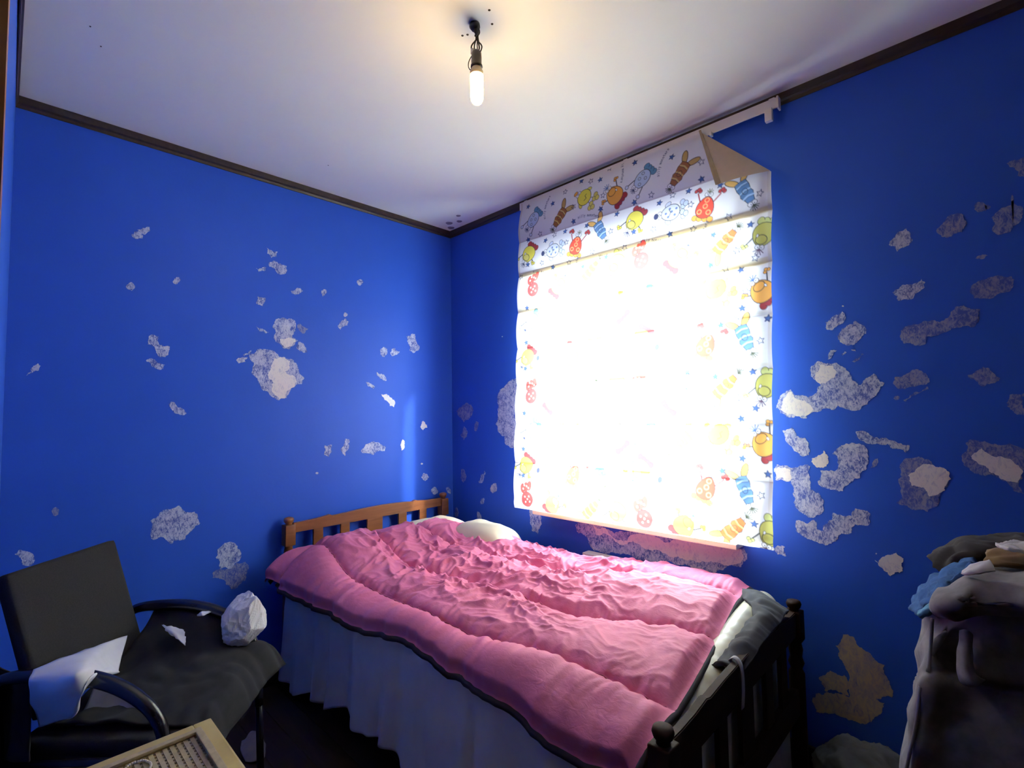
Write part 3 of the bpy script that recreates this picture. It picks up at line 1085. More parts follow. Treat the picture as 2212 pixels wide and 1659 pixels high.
STARS6 = 'F120,150 F118,325 F1413,60 F1720,20 O1675,170 O1470,295 F1620,377 F1378,405 O1530,548 F1645,620 O1365,612 O1450,658 F1550,688 F110,623 F107,860 O1588,845 F1562,950 F1425,1030 F1723,1057 O1678,1195 O1478,1277 F1635,1380 F105,1035 O995,182 O1192,55 F1190,370 O1120,700 O700,250 F680,560 O520,650 F830,960 O640,1030'
for kk, ss in ((K5, STARS5), (K6, STARS6)):
    for tok in ss.split():
        x, y = map(float, tok[1:].split(','))
        draw_star(kk[0] + x * kk[2], kk[1] + y * kk[2], tok[0] == 'F')
for kk, x, y, a in ((K5, 297, 690, -80), (K5, 620, 760, 12), (K5, 885, 390, 82), (K5, 1200, 345, -72), (K5, 1125, 970, 15), (K5, 1512, 950, -75), (K5, 250, 1205, 20), (K5, 520, 1170, -75), (K5, 1675, 1570, 22), (K6, 1430, 968, 25), (K6, 1340, 1290, -60), (K6, 640, 900, 20), (K6, 900, 650, -75)):
    draw_words(kk[0] + x * kk[2], kk[1] + y * kk[2], a)

# the cloth itself
TL, TR = np.array([.703, -.058, 2.467]), np.array([2.013, -.058, 2.452])
BL, BR = np.array([.694, -.132, .786]), np.array([1.986, -.172, .800])
ss = np.linspace(0, 1, NU + 1)
tt = np.linspace(0, 1, NV + 1)
S0 = .788
t0 = np.where(ss > S0, (ss - S0) / (1 - S0) * .165, 0.0)          # the top right corner is folded over
SS = np.tile(ss, (NV + 1, 1))
TT = t0[None, :] + (1 - t0[None, :]) * tt[:, None]


def blind_pt(s, t):
    s = np.asarray(s, float)[..., None]
    t = np.asarray(t, float)[..., None]
    P = (TL * (1 - s) + TR * s) * (1 - t) + (BL * (1 - s) + BR * s) * t
    s, t = s[..., 0], t[..., 0]
    y = np.zeros_like(s)
    prev = 0.0
    for i, fo in enumerate(FOLDS + [.985]):
        m = (t >= prev) & (t < fo)
        y = np.where(m, -.013 * np.sin(math.pi * np.clip((t - prev) / (fo - prev), 0, 1)) ** .8, y)
        prev = fo
    y += -.006 * np.sin(t * math.pi) * noise2(s * 5, t * 3, 4) - .0035 * sstep(.8, 1, s) * np.sin(s * 90 + 4 * noise2(s * 3, t * 6, 5))
    y += -.008 * np.exp(-((t - .985) / .012) ** 2)
    y += -.02 * sstep(.12, 0, s) * sstep(0, .15, t) * .3
    P[..., 1] += y * sstep(0, .05, t)
    # sideways waviness of the loose left edge near the top
    P[..., 0] += .006 * sstep(.08, 0, s) * np.sin(t * 40) * sstep(.3, 0, t)
    return P


P = blind_pt(SS, TT)
M_POCKET = mat_translucent('rod_pocket_cloth', .6, None, (.84, .70, .46))
M_BATTEN = mat_translucent('batten_cloth', .5, None, (.46, .44, .40))
M_BLIND = mat_translucent('printed_blind_cloth', .42, 'print')
blind = thing('roman_blind', 'white roman blind printed with cartoon creatures and stars hanging over the bright window', 'blind', (1.35, -.06, 2.46))
fab = grid_obj('fabric', P, M_BLIND)
local(fab, blind)
ci = TT * NV
c0 = np.clip(np.floor(ci).astype(int), 0, NV - 1)
fr = (ci - c0)[..., None]
jj = np.tile(np.arange(NU + 1), (NV + 1, 1))
colr = canvas[c0, jj] * (1 - fr) + canvas[c0 + 1, jj] * fr
at_ = fab.data.attributes.new('print', 'FLOAT_COLOR', 'POINT')
buf = np.ones(((NV + 1) * (NU + 1), 4), np.float32)
buf[:, :3] = colr.reshape(-1, 3)
at_.data.foreach_set('color', buf.reshape(-1))
for i, fo in enumerate(FOLDS):
    if i == 0:
        continue
    hw = (.004, .0125, .010, .0045, .004, .004, .004)[i]
    s_ = np.linspace(.006, .994, 60)
    rws = []
    for dz in (-hw, hw):
        r = blind_pt(s_, np.full(60, fo))
        r[:, 1] += .0045
        r[:, 2] += dz
        rws.append(r)
    o = grid_obj('rod_pocket', np.array(rws), M_POCKET if i in (1, 2) else M_BATTEN)
    local(o, blind)
# folded corner flap, wrong side of the cloth outwards
F1, F2 = blind_pt(S0, 0.0), blind_pt(1.0, .165)
F3 = np.array([1.803, -.078, 2.196])
n = 16
M_FLAP = mat_translucent('blind_cloth_wrong_side', .3, None, (.62, .50, .38))
rows = []
for i in range(n + 1):
    u = i / n
    A0 = F1 * (1 - u) + F3 * u
    B0 = F1 * (1 - u) + F2 * u
    r = []
    for j in range(n + 1):
        w = j / n
        p = A0 * (1 - w) + B0 * w
        r.append(p + np.array([0, -.010 - .012 * math.sin(math.pi * w) * u, 0]))
    rows.append(r)
fl = grid_obj('folded_corner', np.array(rows), M_FLAP)
fl['label'] = 'tan underside of the cloth folded over at the top right corner'
local(fl, blind)
# stiff tape along the flap's former top edge
d = (F3 - F1)
tp = np.array([0.022, 0, .003])
off = np.array([0, -.014, 0])
m = mesh_obj('stitched_tape', [F1 + off, F3 + off, F3 + off + tp, F1 + off + tp * .4, F1 + off * 1.2, F3 + off * 1.2, F3 + off * 1.2 + tp, F1 + off * 1.2 + tp * .4],
             [(0, 1, 2, 3), (7, 6, 5, 4), (0, 4, 5, 1), (1, 5, 6, 2), (2, 6, 7, 3), (3, 7, 4, 0)], mat_plain('olive_tape', (.36, .30, .19), .8, .1, 40))
local(m, blind)

# curtain rail
rail = thing('curtain_rail', 'white plastic curtain rail fixed along the ceiling edge above the blind', 'curtain rail', (1.36, -.045, 2.45))
bm = bmesh.new()
add_prism(bm, [(-.026, 2.476), (-.050, 2.476), (-.050, 2.436), (-.044, 2.436), (-.044, 2.466), (-.026, 2.466)], 0, .685, 2.030)
o = bm_obj('track', bm, M_WHITEP)
local(o, rail)
for x0, z0, z1, w in ((1.985, 2.392, 2.437, .026), (1.772, 2.424, 2.437, .010)):
    bm = bmesh.new()
    add_box(bm, (x0, -.060, z0), (x0 + w, -.040, z1 + .004), .003)
    o = bm_obj('rail_bracket' if w > .02 else 'rail_glider', bm, M_WHITEP)
    local(o, rail)
o = box('rail_end_cap', (2.028, -.055, 2.432), (2.034, -.024, 2.478), M_WHITEP)
local(o, rail)
for x in (.72, 1.36, 2.0):
    o = box('rail_clip', (x, -.050, 2.474), (x + .02, -.021, 2.4795), M_WHITEP)
    local(o, rail)

# convector panel under the window
rad = thing('radiator', 'white panel radiator on the blue wall under the window, mostly hidden behind the bed', 'radiator', (1.5, -.045, .1))
bm = bmesh.new()
add_box(bm, (1.087, -.066, .12), (1.72, -.022, .594), .006)
local(bm_obj('body', bm, M_WHITEM), rad)
bm = bmesh.new()
add_box(bm, (1.083, -.070, .594), (1.724, -.018, .606), .003)
local(bm_obj('top_grille', bm, M_WHITEM), rad)
for x in (1.2, 1.60):
    local(box('wall_bracket', (x, -.022, .2), (x + .03, -.0155, .5), M_WHITEM), rad)
    local(box('foot', (x, -.06, 0.006), (x + .03, -.03, .12), M_WHITEM), rad)

# ------------------------------------------------------------------ bare bulb on wires
LX, LY = 1.471, -1.078
lamp = thing('pendant_bulb', 'lit bare bulb in a dark socket hanging by loose wires from the ceiling', 'lamp', (LX, LY, H))
bm = bmesh.new()
add_lathe(bm, [(.016, -.0005), (.017, -.010), (.010, -.020), (.004, -.022)], (LX - .006, LY, H), 14)
local(bm_obj('ceiling_plug', bm, M_BLACK, None, True), lamp)
for i, (sw, r0, dz) in enumerate(((-.010, .0022, 0), (-.004, .0024, .0), (.006, .0026, 0), (.011, .0022, 0), (.002, .002, 0))):
    pts = [(LX + .002 * i, LY, H - .012), (LX + sw * .4 + .004, LY + sw * .6, H - .032), (LX + .004 * (-1) ** i, LY + .003, H - .046),
           (LX + sw, LY + sw * .9, H - .070), (LX + sw * 1.2, LY + sw * .9, H - .084), (LX + sw * .5, LY + sw * .4, H - .104)]
    local(tube('wire', smooth_path(pts, 5), r0, M_BLACK, None, 6), lamp)
# a loop at the knot and the long thin loop on the left
t = np.linspace(0, 2 * math.pi, 14)[:-1]
local(tube('wire_knot', [(LX + .004 + .006 * math.cos(a), LY + .006 * math.sin(a), H - .036 + .011 * math.sin(a)) for a in t], .0024, M_BLACK, None, 6, True), lamp)
rt, upv = Vector(_R), Vector((0, 0, 1))
b0 = Vector((LX, LY, 0))
pts = [b0 + rt * (-.008) + upv * (H - .096), b0 + rt * (-.016) + upv * (H - .108), b0 + rt * (-.024) + upv * (H - .125), b0 + rt * (-.025) + upv * (H - .140),
       b0 + rt * (-.020) + upv * (H - .150), b0 + rt * (-.015) + upv * (H - .144), b0 + rt * (-.015) + upv * (H - .120)]
local(tube('wire', smooth_path([tuple(p) for p in pts], 5), .0014, M_BLACK, None, 6), lamp)
bm = bmesh.new()
c = b0 + rt * (-.012) + upv * (H - .092)
add_box(bm, c - Vector((.0045, .0045, .009)), c + Vector((.0045, .0045, .009)), .002)
local(bm_obj('wire_connector', bm, mat_plain('white_connector', (.66, .62, .60), .4, .05)), lamp)
local(lathe('socket', [(.006, -.088), (.012, -.092), (.0152, -.098), (.0158, -.112), (.0155, -.135), (.018, -.137), (.0185, -.142), (.016, -.1445)], (LX, LY, H), M_SOCKET, None, 24), lamp)
local(lathe('bulb_base', [(.0145, -.1445), (.0165, -.148), (.0205, -.158), (.0208, -.1685)], (LX, LY, H), mat_plain('ivory_bulb_base', (.78, .62, .48), .4, .03), None, 24), lamp)
tubep = [(.0200, -.1688), (.0202, -.176), (.0200, -.232), (.0185, -.246), (.013, -.256), (.005, -.2605)]
local(lathe('bulb', tubep, (LX, LY, H), mat_emit('bulb_light', (1.0, .61, .17), BULB), None, 24), lamp)

# ------------------------------------------------------------------ bed
bed = thing('bed', 'brown wooden single bed with slatted headboard in the corner under the window', 'bed', (1.0, -.6, 0))
POST = [(.024, 0), (.026, .02), (.026, .30), (.020, .315), (.027, .335), (.020, .355), (.022, .40)]


def post(parent, x, y, top, mat, square):
    bm = bmesh.new()
    h = top
    z1 = h - .135
    pr = [(.020, 0.006), (.024, .03), (.025, z1 - .11), (.018, z1 - .095), (.0255, z1 - .075), (.019, z1 - .055), (.0225, z1 - .03), (.018, z1 - .008), (.022, z1)]
    add_lathe(bm, pr, (x, y, 0), 20)
    add_box(bm, (x - .025, y - .025, z1), (x + .025, y + .025, h - .035), .004)
    add_lathe(bm, [(.016, h - .036), (.014, h - .030), (.021, h - .022), (.024, h - .012), (.021, h - .003), (.010, h + .001)], (x, y, 0), 20)
    return bm_obj('post', bm, mat, parent, True)


hb = bm_obj('headboard', bmesh.new(), M_BEDWOOD)
local(hb, bed)
# headboard mesh itself = arched top rail
top = [(-1.05, .768), (-1.00, .768), (-.94, .771), (-.885, .777), (-.864, .781), (-.850, .772), (-.80, .774), (-.70, .781), (-.594, .785), (-.49, .784), (-.40, .780), (-.352, .775), (-.337, .783), (-.318, .776), (-.25, .770), (-.18, .768), (-.14, .768)]
bm = bmesh.new()
add_prism(bm, [(y, z) for y, z in top] + [(-.14, .720), (-1.05, .720)], 0, .040, .062)
bmesh.ops.bevel(bm, geom=[e for e in bm.edges], offset=.0025, segments=2, affect='EDGES', clamp_overlap=True)
bm.to_mesh(hb.data)
bm.free()
hb.data.materials.append(M_BEDWOOD)
for y in (-1.07, -.12):
    post(hb, .050, y, .797, M_BEDWOOD, True)
for a, b2 in ((-.949, -.898), (-.802, -.752), (-.648, -.553), (-.448, -.393), (-.302, -.251)):
    box('slat', (.044, a, .34), (.058, b2, .722), M_BEDWOOD, hb, .003)
box('lower_rail', (.040, -1.05, .28), (.062, -.14, .35), M_BEDWOOD, hb, .003)

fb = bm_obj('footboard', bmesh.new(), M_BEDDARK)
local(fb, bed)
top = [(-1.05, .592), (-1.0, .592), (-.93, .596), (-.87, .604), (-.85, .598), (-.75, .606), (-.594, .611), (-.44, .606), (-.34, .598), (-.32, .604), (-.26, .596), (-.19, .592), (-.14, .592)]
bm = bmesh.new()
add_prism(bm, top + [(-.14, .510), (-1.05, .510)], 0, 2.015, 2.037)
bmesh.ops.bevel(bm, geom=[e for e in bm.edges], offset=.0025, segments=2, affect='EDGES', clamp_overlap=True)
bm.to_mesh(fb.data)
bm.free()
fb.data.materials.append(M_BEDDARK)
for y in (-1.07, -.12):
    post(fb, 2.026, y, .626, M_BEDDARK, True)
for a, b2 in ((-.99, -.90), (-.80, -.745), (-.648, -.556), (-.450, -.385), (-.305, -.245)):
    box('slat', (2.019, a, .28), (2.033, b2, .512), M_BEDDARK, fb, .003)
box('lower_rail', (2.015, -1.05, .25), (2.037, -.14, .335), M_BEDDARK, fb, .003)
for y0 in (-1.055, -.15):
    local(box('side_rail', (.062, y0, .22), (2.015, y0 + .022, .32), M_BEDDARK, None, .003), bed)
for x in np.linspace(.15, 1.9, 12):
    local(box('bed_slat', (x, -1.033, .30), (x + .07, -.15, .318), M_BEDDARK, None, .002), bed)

# mattress under the covers
bm = bmesh.new()
add_box(bm, (.085, -1.035, .322), (1.985, -.125, .50), .04)
matt = bm_obj('mattress', bm, M_MATT, None, True)
tag(matt, 'dark grey mattress lying on the bed frame under the covers', 'mattress')

# bed skirt hanging on the near side and round the foot
xs = np.linspace(.06, 1.985, 260)
ys = np.linspace(-1.062, -.14, 120)
U = np.concatenate([xs, np.full(119, 2.0)])
V = np.concatenate([np.full(260, -1.062), ys[1:]])
side = np.concatenate([np.zeros(260), np.ones(119)])
run = np.concatenate([xs, 2.0 + (ys[1:] + 1.062)])
nz = 40
PS = np.zeros((nz, len(U), 3))
for i in range(nz):
    w = i / (nz - 1)
    wave = (np.sin(run * 34 + 2.4 * noise2(run * 4, run * 0, 3)) * .5 + noise2(run * 17, run * 0 + w * .8, 8) * .7) * (.004 + .020 * w)
    out = .010 + .030 * w + wave
    hem = .035 + .10 * sstep(.05, .75, run) + .012 * np.sin(run * 21)
    PS[i, :, 0] = np.where(side > 0, 1.992 + out * .25, U)
    PS[i, :, 1] = np.where(side > 0, V, -1.068 - out)
    PS[i, :, 2] = .515 * (1 - w) + np.where(side > 0, .05, hem) * w
sk = grid_obj('bed_skirt', PS, M_SKIRT)
sk.modifiers.new('thickness', 'SOLIDIFY').thickness = .003
tag(sk, 'grey gathered bed skirt hanging from the bed down to the floor', 'bed skirt')

# pillows
def pillow(name, c, sx, sy, sz, rz, mat, tilt=0, seed=0):
    bm = bmesh.new()
    bmesh.ops.create_uvsphere(bm, u_segments=40, v_segments=24, radius=1)
    for v in bm.verts:
        x, y, z = v.co
        q = lambda t: math.copysign(abs(t) ** .55, t)
        r = max(abs(x), abs(y))
        v.co = Vector((q(x) * sx, q(y) * sy, z * sz * (1 - .25 * r * r)))
        v.co.z += .006 * float(noise2(v.co.x * 14, v.co.y * 14, seed))
    bmesh.ops.transform(bm, matrix=Matrix.Translation(c) @ Matrix.Rotation(rz, 4, 'Z') @ Matrix.Rotation(tilt, 4, 'Y'), verts=bm.verts)
    return bm_obj(name, bm, mat, None, True)


pl = pillow('pillow', (.235, -.335, .60), .145, .215, .095, 0, M_CREAM, 0, 1)
tag(pl, 'cream pillow against the headboard by the corner, partly under the pink comforter', 'pillow')
pl2 = pillow('pillow', (.585, -.25, .600), .20, .125, .105, .15, M_CREAM, .12, 2)
tag(pl2, 'cream pillow lying by the blue wall, bulging beside the pink comforter', 'pillow')

# comforter
NX, NS = 420, 300
ux = np.linspace(0, 1, NX)
sv = np.linspace(0, 1.068, NS)
Sg, Ug = np.meshgrid(sv, ux)
Y0 = -.055
flat = .900                                   # arc length where the near side starts to turn down
wallr = .075
yy = np.where(Sg < flat, Y0 - Sg, 0)
CR, CA_ = .16, .80
ang = np.clip((Sg - flat) / CR, 0, CA_)
turn = CR * np.sin(ang)
rest = np.clip(Sg - flat - CR * CA_, 0, None)
yy = np.where(Sg >= flat, Y0 - flat - turn - rest * math.cos(CA_), yy)
drop = np.where(Sg >= flat, CR * (1 - np.cos(ang)) + rest * math.sin(CA_), 0)
yy = yy - .085 * sstep(.50, .06, Ug) * sstep(.55, .95, Sg)            # the head corner bulges out
drop = drop - .030 * sstep(.40, .04, Ug) * sstep(.6, 1.0, Sg)
drop = drop + .075 * (1 - sstep(0, wallr, Sg)) ** 2
x_head = .084 + .02 * sstep(-.5, -.25, yy) + .0 * Sg
x_foot = 1.985 - .105 * sstep(-1.02, -.1, yy) - .02 * sstep(-1.0, -1.2, yy)
xx = x_head + (x_foot - x_head) * Ug
# head end leaves the pillows in the corner uncovered
notch = .60 * sstep(.34, .10, Sg) * (1 - Ug) ** 1.6
xx = xx + notch
base = .582 + .085 * np.exp(-((xx - .30) / .20) ** 2) * sstep(-1.16, -.92, yy) * (1 - .35 * sstep(-.5, -.1, yy)) \
    + .055 * sstep(1.15, 1.85, xx) * sstep(-.75, -.15, yy) + .030 * np.exp(-((xx - .62) / .2) ** 2 - ((yy + .25) / .15) ** 2)
base += .018 * noise2(xx * 2.3, yy * 3.1, 2)


def seam_lines(x):
    a = -1.000 + .085 * sstep(1.1, 2.0, x) + .010 * np.sin(x * 9)
    b2 = -.735 + .165 * sstep(.8, 2.0, x) + .020 * np.sin(x * 7 + 1)
    c = -.46 + .25 * sstep(.5, 1.9, x) + .018 * np.sin(x * 8 + 2)
    d = -.13 + .06 * sstep(.5, 1.9, x) + 0 * x
    return [a, b2, c, d]


D = np.full(xx.shape, 9.0)
for sl in seam_lines(xx):
    D = np.minimum(D, np.abs(yy - sl) / 1.0)
dh = np.abs(xx - (.215 + .012 * np.sin(yy * 25)))
D = np.minimum(D, dh)
puff = .046 * (1 - np.exp(-(D / .045) ** .8))
# gathers running away from the seams
gat = .0075 * np.exp(-D / .055) * noise2(xx * 42 + 2 * noise2(xx * 5, yy * 5, 6), yy * 5, 6)
mask = sstep(.15, .45, xx) * sstep(1.75, 1.25, xx) * sstep(-1.0, -.8, yy)
wx, wy = xx + .05 * noise2(xx * 6, yy * 6, 12), yy + .05 * noise2(xx * 6, yy * 6, 13)
r1 = ridge(wx * 6.0 + wy * 2.0, wy * 8.0 - wx * 2, 7)
r2 = ridge(wx * 13 - wy * 7, wy * 12 + wx * 6, 9)
r3 = ridge(wx * 26, wy * 24, 10)
wr = (.017 * np.clip(r1, 0, 1) ** 2 + .010 * np.clip(r2, 0, 1) ** 2 + .0045 * r3) * (.22 + .85 * mask)
# soft diagonal folds towards the foot
ft = sstep(1.2, 1.6, xx)
wr += ft * .006 * np.sin((xx * 1.0 + yy * .55) * 48 + 2 * noise2(xx * 5, yy * 4, 15)) * (.5 + .5 * noise2(xx * 3, yy * 3, 14))
# vertical gathers on the drop of the near side
sidem = sstep(flat - .02, flat + .08, Sg)
wr = wr * (1 - .6 * sidem)
sidew = sidem * (.008 * np.sin(xx * 26 + 3 * noise2(xx * 5, Sg * 2, 16)) + .008 * noise2(xx * 22, Sg * 4, 17))
edge = np.minimum(np.minimum(sstep(0, .05, Sg), sstep(1.068, 1.03, Sg)), np.minimum(sstep(0, .02, Ug), sstep(1, .975, Ug)))
h = (puff + gat + wr) * (.25 + .75 * edge)
zz = base - drop
dn = ang
zz = zz + h * np.cos(np.clip(dn, 0, 1.1))
yy2 = yy - h * np.sin(np.clip(dn, 0, 1.1)) - sidew
# the lower hem lifts and falls a little
hemv = .014 * np.sin(xx * 5.5 + .8) + .010 * np.sin(xx * 13)
zz = zz + sidem * hemv * .8
# head end rolls down a little behind
zz = zz - .035 * (1 - sstep(0, .03, Ug)) * sstep(.3, .45, Sg)
PC = np.stack([xx, yy2, zz], -1)
comf = thing('comforter', 'pink quilted satin comforter spread over the bed with dark edging', 'comforter', (1.0, -.6, .58))
top_o = grid_obj('quilted_top', PC, M_COMF, None, True, flip=True)
local(top_o, comf)
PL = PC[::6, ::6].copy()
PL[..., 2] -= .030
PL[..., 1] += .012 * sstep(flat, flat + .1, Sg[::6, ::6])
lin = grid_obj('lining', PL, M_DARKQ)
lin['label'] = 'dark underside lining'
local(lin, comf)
# dark binding along the near hem and the foot edge
edgep = list(PC[26:-1:5, -1]) + [PC[-1, j] for j in range(NS - 1, 0, -5)]
edgep = [p + np.array([.0, 0, -.010]) for p in edgep]
bind = tube('hem_binding', edgep, .0095, M_DARKQ, None, 8)
bind['label'] = 'dark edging'
local(bind, comf)
# visible stitch lines sunk into the seams
for si in range(3):
    pts = []
    for i in range(6, NX - 2, 4):
        j = int(np.argmin(np.abs(yy[i] - seam_lines(xx[i])[si]) + (Sg[i] > 1.12) * 9))
        pts.append(PC[i, j] + np.array([0, 0, .0010]))
    o = tube('seam', pts, .0021, mat_plain('seam_thread', (.34, .06, .13), .7, .05) if si == 0 else bpy.data.materials['seam_thread'], None, 5)
    local(o, comf)

# cream satin quilt showing under the foot edge
yv = np.linspace(-1.0, -.13, 90)
rowsq = []
for w in np.linspace(0, 1, 16):
    x = 1.905 + (2.000 - .040 * sstep(-.75, -.15, yv) - 1.905) * w + .003 * noise2(yv * 12, yv * 0, 5) * w
    z = .540 - .022 * sstep(-.70, -.95, yv) + .050 * sstep(-.8, -.2, yv) + .028 * math.sin(math.pi * (.15 + .75 * w)) + .006 * noise2(yv * 30, yv * 0 + w, 2) * w
    rowsq.append(np.stack([x, yv, z], -1))
q = grid_obj('satin_quilt', np.array(rowsq), M_SATIN)
q.modifiers.new('thickness', 'SOLIDIFY').thickness = .018
tag(q, 'cream satin quilt edge showing under the comforter at the foot of the bed', 'quilt')
# dark striped blanket bundled at the far foot corner
yv = np.linspace(-.68, -.15, 60)
rowsd = []
for w in np.linspace(0, 1, 24):
    xi = 1.975 - .095 * sstep(-.36, -.20, yv)
    x = xi + (2.050 - xi) * w + .003 * np.sin(yv * 20)
    z = .612 + .030 * sstep(-.5, -.2, yv) * (1 - w) + .016 * np.sin(math.pi * min(w * 1.25, 1)) + .005 * np.sin(yv * 55 + w * 4) - .10 * sstep(.85, 1.0, w) - .03 * sstep(-.5, -.68, yv)
    rowsd.append(np.stack([x, yv, z], -1))
M_STRIPE = mat_plain('dark_grey_blanket', (.040, .038, .046), .9, .2, 20)
bl = cloth('blanket', np.array(rowsd)[::4, ::6], M_STRIPE, None, 6, .006, 24, .012, 5)
tag(bl, 'dark grey blanket bunched at the far foot corner of the bed', 'blanket')
# loose pale strap hanging over the footboard
pts = smooth_path([(1.99, -.640, .585), (2.02, -.655, .618), (2.042, -.665, .605), (2.046, -.668, .55), (2.044, -.672, .50)], 6)
rowst = np.stack([np.array(pts) + np.array([0, -.009, 0]), np.array(pts) + np.array([0, .009, 0])], 1)
stp = grid_obj('strap', rowst, mat_plain('pale_strap', (.42, .40, .42), .8, .1))
stp.modifiers.new('thickness', 'SOLIDIFY').thickness = .002
tag(stp, 'short pale cloth strap hanging over the footboard rail', 'strap')

# ------------------------------------------------------------------ black chair at the left wall
F45 = np.array([.7071, .7071, 0])
R45 = np.array([.7071, -.7071, 0])
CA = np.array([.394, -1.718, 0])                  # foot of the far arm line


def ch(a, p, z):
    """a along the facing direction, p across towards the camera side"""
    q = CA + F45 * a + R45 * p
    return np.array([q[0], q[1], z])


chair = thing('armchair', 'black fabric chair with curved tube arms, turned beside the left wall', 'chair', tuple(ch(.2, .22, 0)))
rot = Matrix.Rotation(math.radians(45), 4, 'Z')


def chair_box(name, a0, a1, p0, p1, z0, z1, mat, bev, tilt=0.0, piv=None):
    bm = bmesh.new()
    add_box(bm, (a0, -p1, z0), (a1, -p0, z1), bev)
    if tilt:
        bmesh.ops.transform(bm, matrix=Matrix.Translation(piv) @ Matrix.Rotation(tilt, 4, 'Y') @ Matrix.Translation(-Vector(piv)), verts=bm.verts)
    bmesh.ops.transform(bm, matrix=Matrix.Translation(CA) @ rot, verts=bm.verts)
    o = bm_obj(name, bm, mat, None, True)
    return local(o, chair)


chair_box('seat', .0, .46, .02, .44, .415, .465, M_CHAIRF, .018)
chair_box('backrest', .012, .050, .030, .405, .49, .885, M_CHAIRF, .014, math.radians(-17), (0, 0, .50))
for p in (.0, .465):
    pts = smooth_path([ch(-.06, p, .006), ch(-.02, p, .25), ch(-.01, p, .48), ch(-.035, p, .60)], 6)
    local(tube('leg', pts, .012, M_CHAIRM, None, 10), chair)
    pts = smooth_path([ch(-.035, p, .60), ch(-.015, p, .632), ch(.06, p, .645), ch(.18, p, .642), ch(.29, p, .612), ch(.375, p, .55), ch(.41, p, .46), ch(.42, p, .30)], 6)
    local(tube('armrest', pts, [.013 + .006 * math.exp(-((i - 20) / 14) ** 2) for i in range(len(pts))], M_CHAIRM, None, 12), chair)
    local(tube('leg', [ch(.42, p, .31), ch(.43, p, .006)], .012, M_CHAIRM, None, 10), chair)
    local(tube('seat_rail', [ch(-.01, p, .43), ch(.415, p, .43)], .010, M_CHAIRM, None, 8), chair)
local(tube('cross_bar', [ch(.41, .0, .40), ch(.41, .465, .40)], .010, M_CHAIRM, None, 8), chair)
local(tube('cross_bar', [ch(-.02, .0, .40), ch(-.02, .465, .40)], .010, M_CHAIRM, None, 8), chair)


def pz(px, py, z):
    return at(px, py, 2, z)


def rowz(*a):
    return [pz(*p) for p in a]


# black garment lying in the seat
GR = [[ch(a, p, .475 + h2) for p, h2 in zip((-.02, .06, .15, .24, .33, .40), hh)] for a, hh in
      ((.05, (.165, .10, .04, .03, .02, .01)), (.15, (.175, .10, .05, .035, .02, .01)), (.26, (.150, .09, .045, .03, .02, .008)), (.36, (.05, .055, .04, .03, .02, .005)), (.45, (.02, .03, .02, .02, .01, -.01)), (.50, (-.05, -.04, -.04, -.05, -.06, -.08)))]
g1 = cloth('garment', GR, M_BLKCLOTH, None, 8, .008, 14, .008, 3, .012)
tag(g1, 'black garment lying across the seat of the black chair', 'clothing')
# white cloth over the near arm
WC = [rowz((72, 1446, .665), (128, 1424, .665), (200, 1398, .64), (250, 1380, .60), (276, 1372, .585)),
      rowz((63, 1468, .672), (118, 1455, .680), (182, 1437, .680), (235, 1412, .60), (266, 1405, .575)),
      rowz((64, 1500, .625), (112, 1496, .64), (178, 1460, .675), (235, 1440, .60), (256, 1446, .57)),
      rowz((72, 1536, .56), (117, 1530, .57), (170, 1500, .62), (200, 1460, .655), (254, 1453, .575)),
      rowz((84, 1572, .50), (118, 1562, .51), (160, 1548, .53), (178, 1500, .60), (196, 1462, .64))]
w1 = cloth('white_cloth', WC, M_PAPER, None, 8, .004, 9, .002, 6, .004)
tag(w1, 'white cloth draped over the near arm of the black chair', 'cloth')
SHADE_ROWS = [[ch(a, p, z) for a, p in ((-.060, .425), (-.02, .448), (.03, .468), (.075, .470))] for z in (.655, .50, .34, .18, .03)]  # dark sheet added where the wall beside the chair lies in shade
shade_sheet = cloth('garment', SHADE_ROWS, M_BLKCLOTH, None, 8, .004, 14, .004, 17, .003)
tag(shade_sheet, 'black sheet standing in for wall shade, hung at the near rear corner of the black chair', 'clothing')
# white cloth below that arm, its shade painted in as grey
GC = [rowz((205, 1478, .53), (235, 1470, .53), (275, 1480, .53)), rowz((180, 1535, .49), (235, 1530, .49), (300, 1530, .49)), rowz((146, 1592, .45), (235, 1575, .45), (325, 1566, .45))]
w2 = cloth('shade_grey_cloth', GC, M_SHADEC, None, 8, .004, 9, .003, 7, .004)
tag(w2, 'white cloth greyed to stand for shade, hanging below the near arm of the black chair', 'cloth')
# small white corner poking out of the black garment
TC = [rowz((348, 1348, .605), (366, 1353, .605), (396, 1362, .585)), rowz((358, 1360, .600), (372, 1366, .600), (400, 1372, .58)), rowz((366, 1366, .595), (384, 1380, .585), (401, 1393, .57))]
w3 = cloth('white_scrap', TC, M_PAPER, None, 7, .006, 40, .002, 8)
tag(w3, 'small white scrap poking out of the black garment on the chair', 'cloth')
TC = [rowz((426, 1328, .64), (436, 1322, .645), (452, 1320, .645)), rowz((426, 1331, .635), (438, 1330, .64), (456, 1322, .64)), ]
w4 = cloth('white_scrap', TC, M_PAPER, None, 7, .003, 40, .002, 9)
tag(w4, 'tiny white scrap at the far edge of the chair seat, left of the crumpled bag', 'cloth')
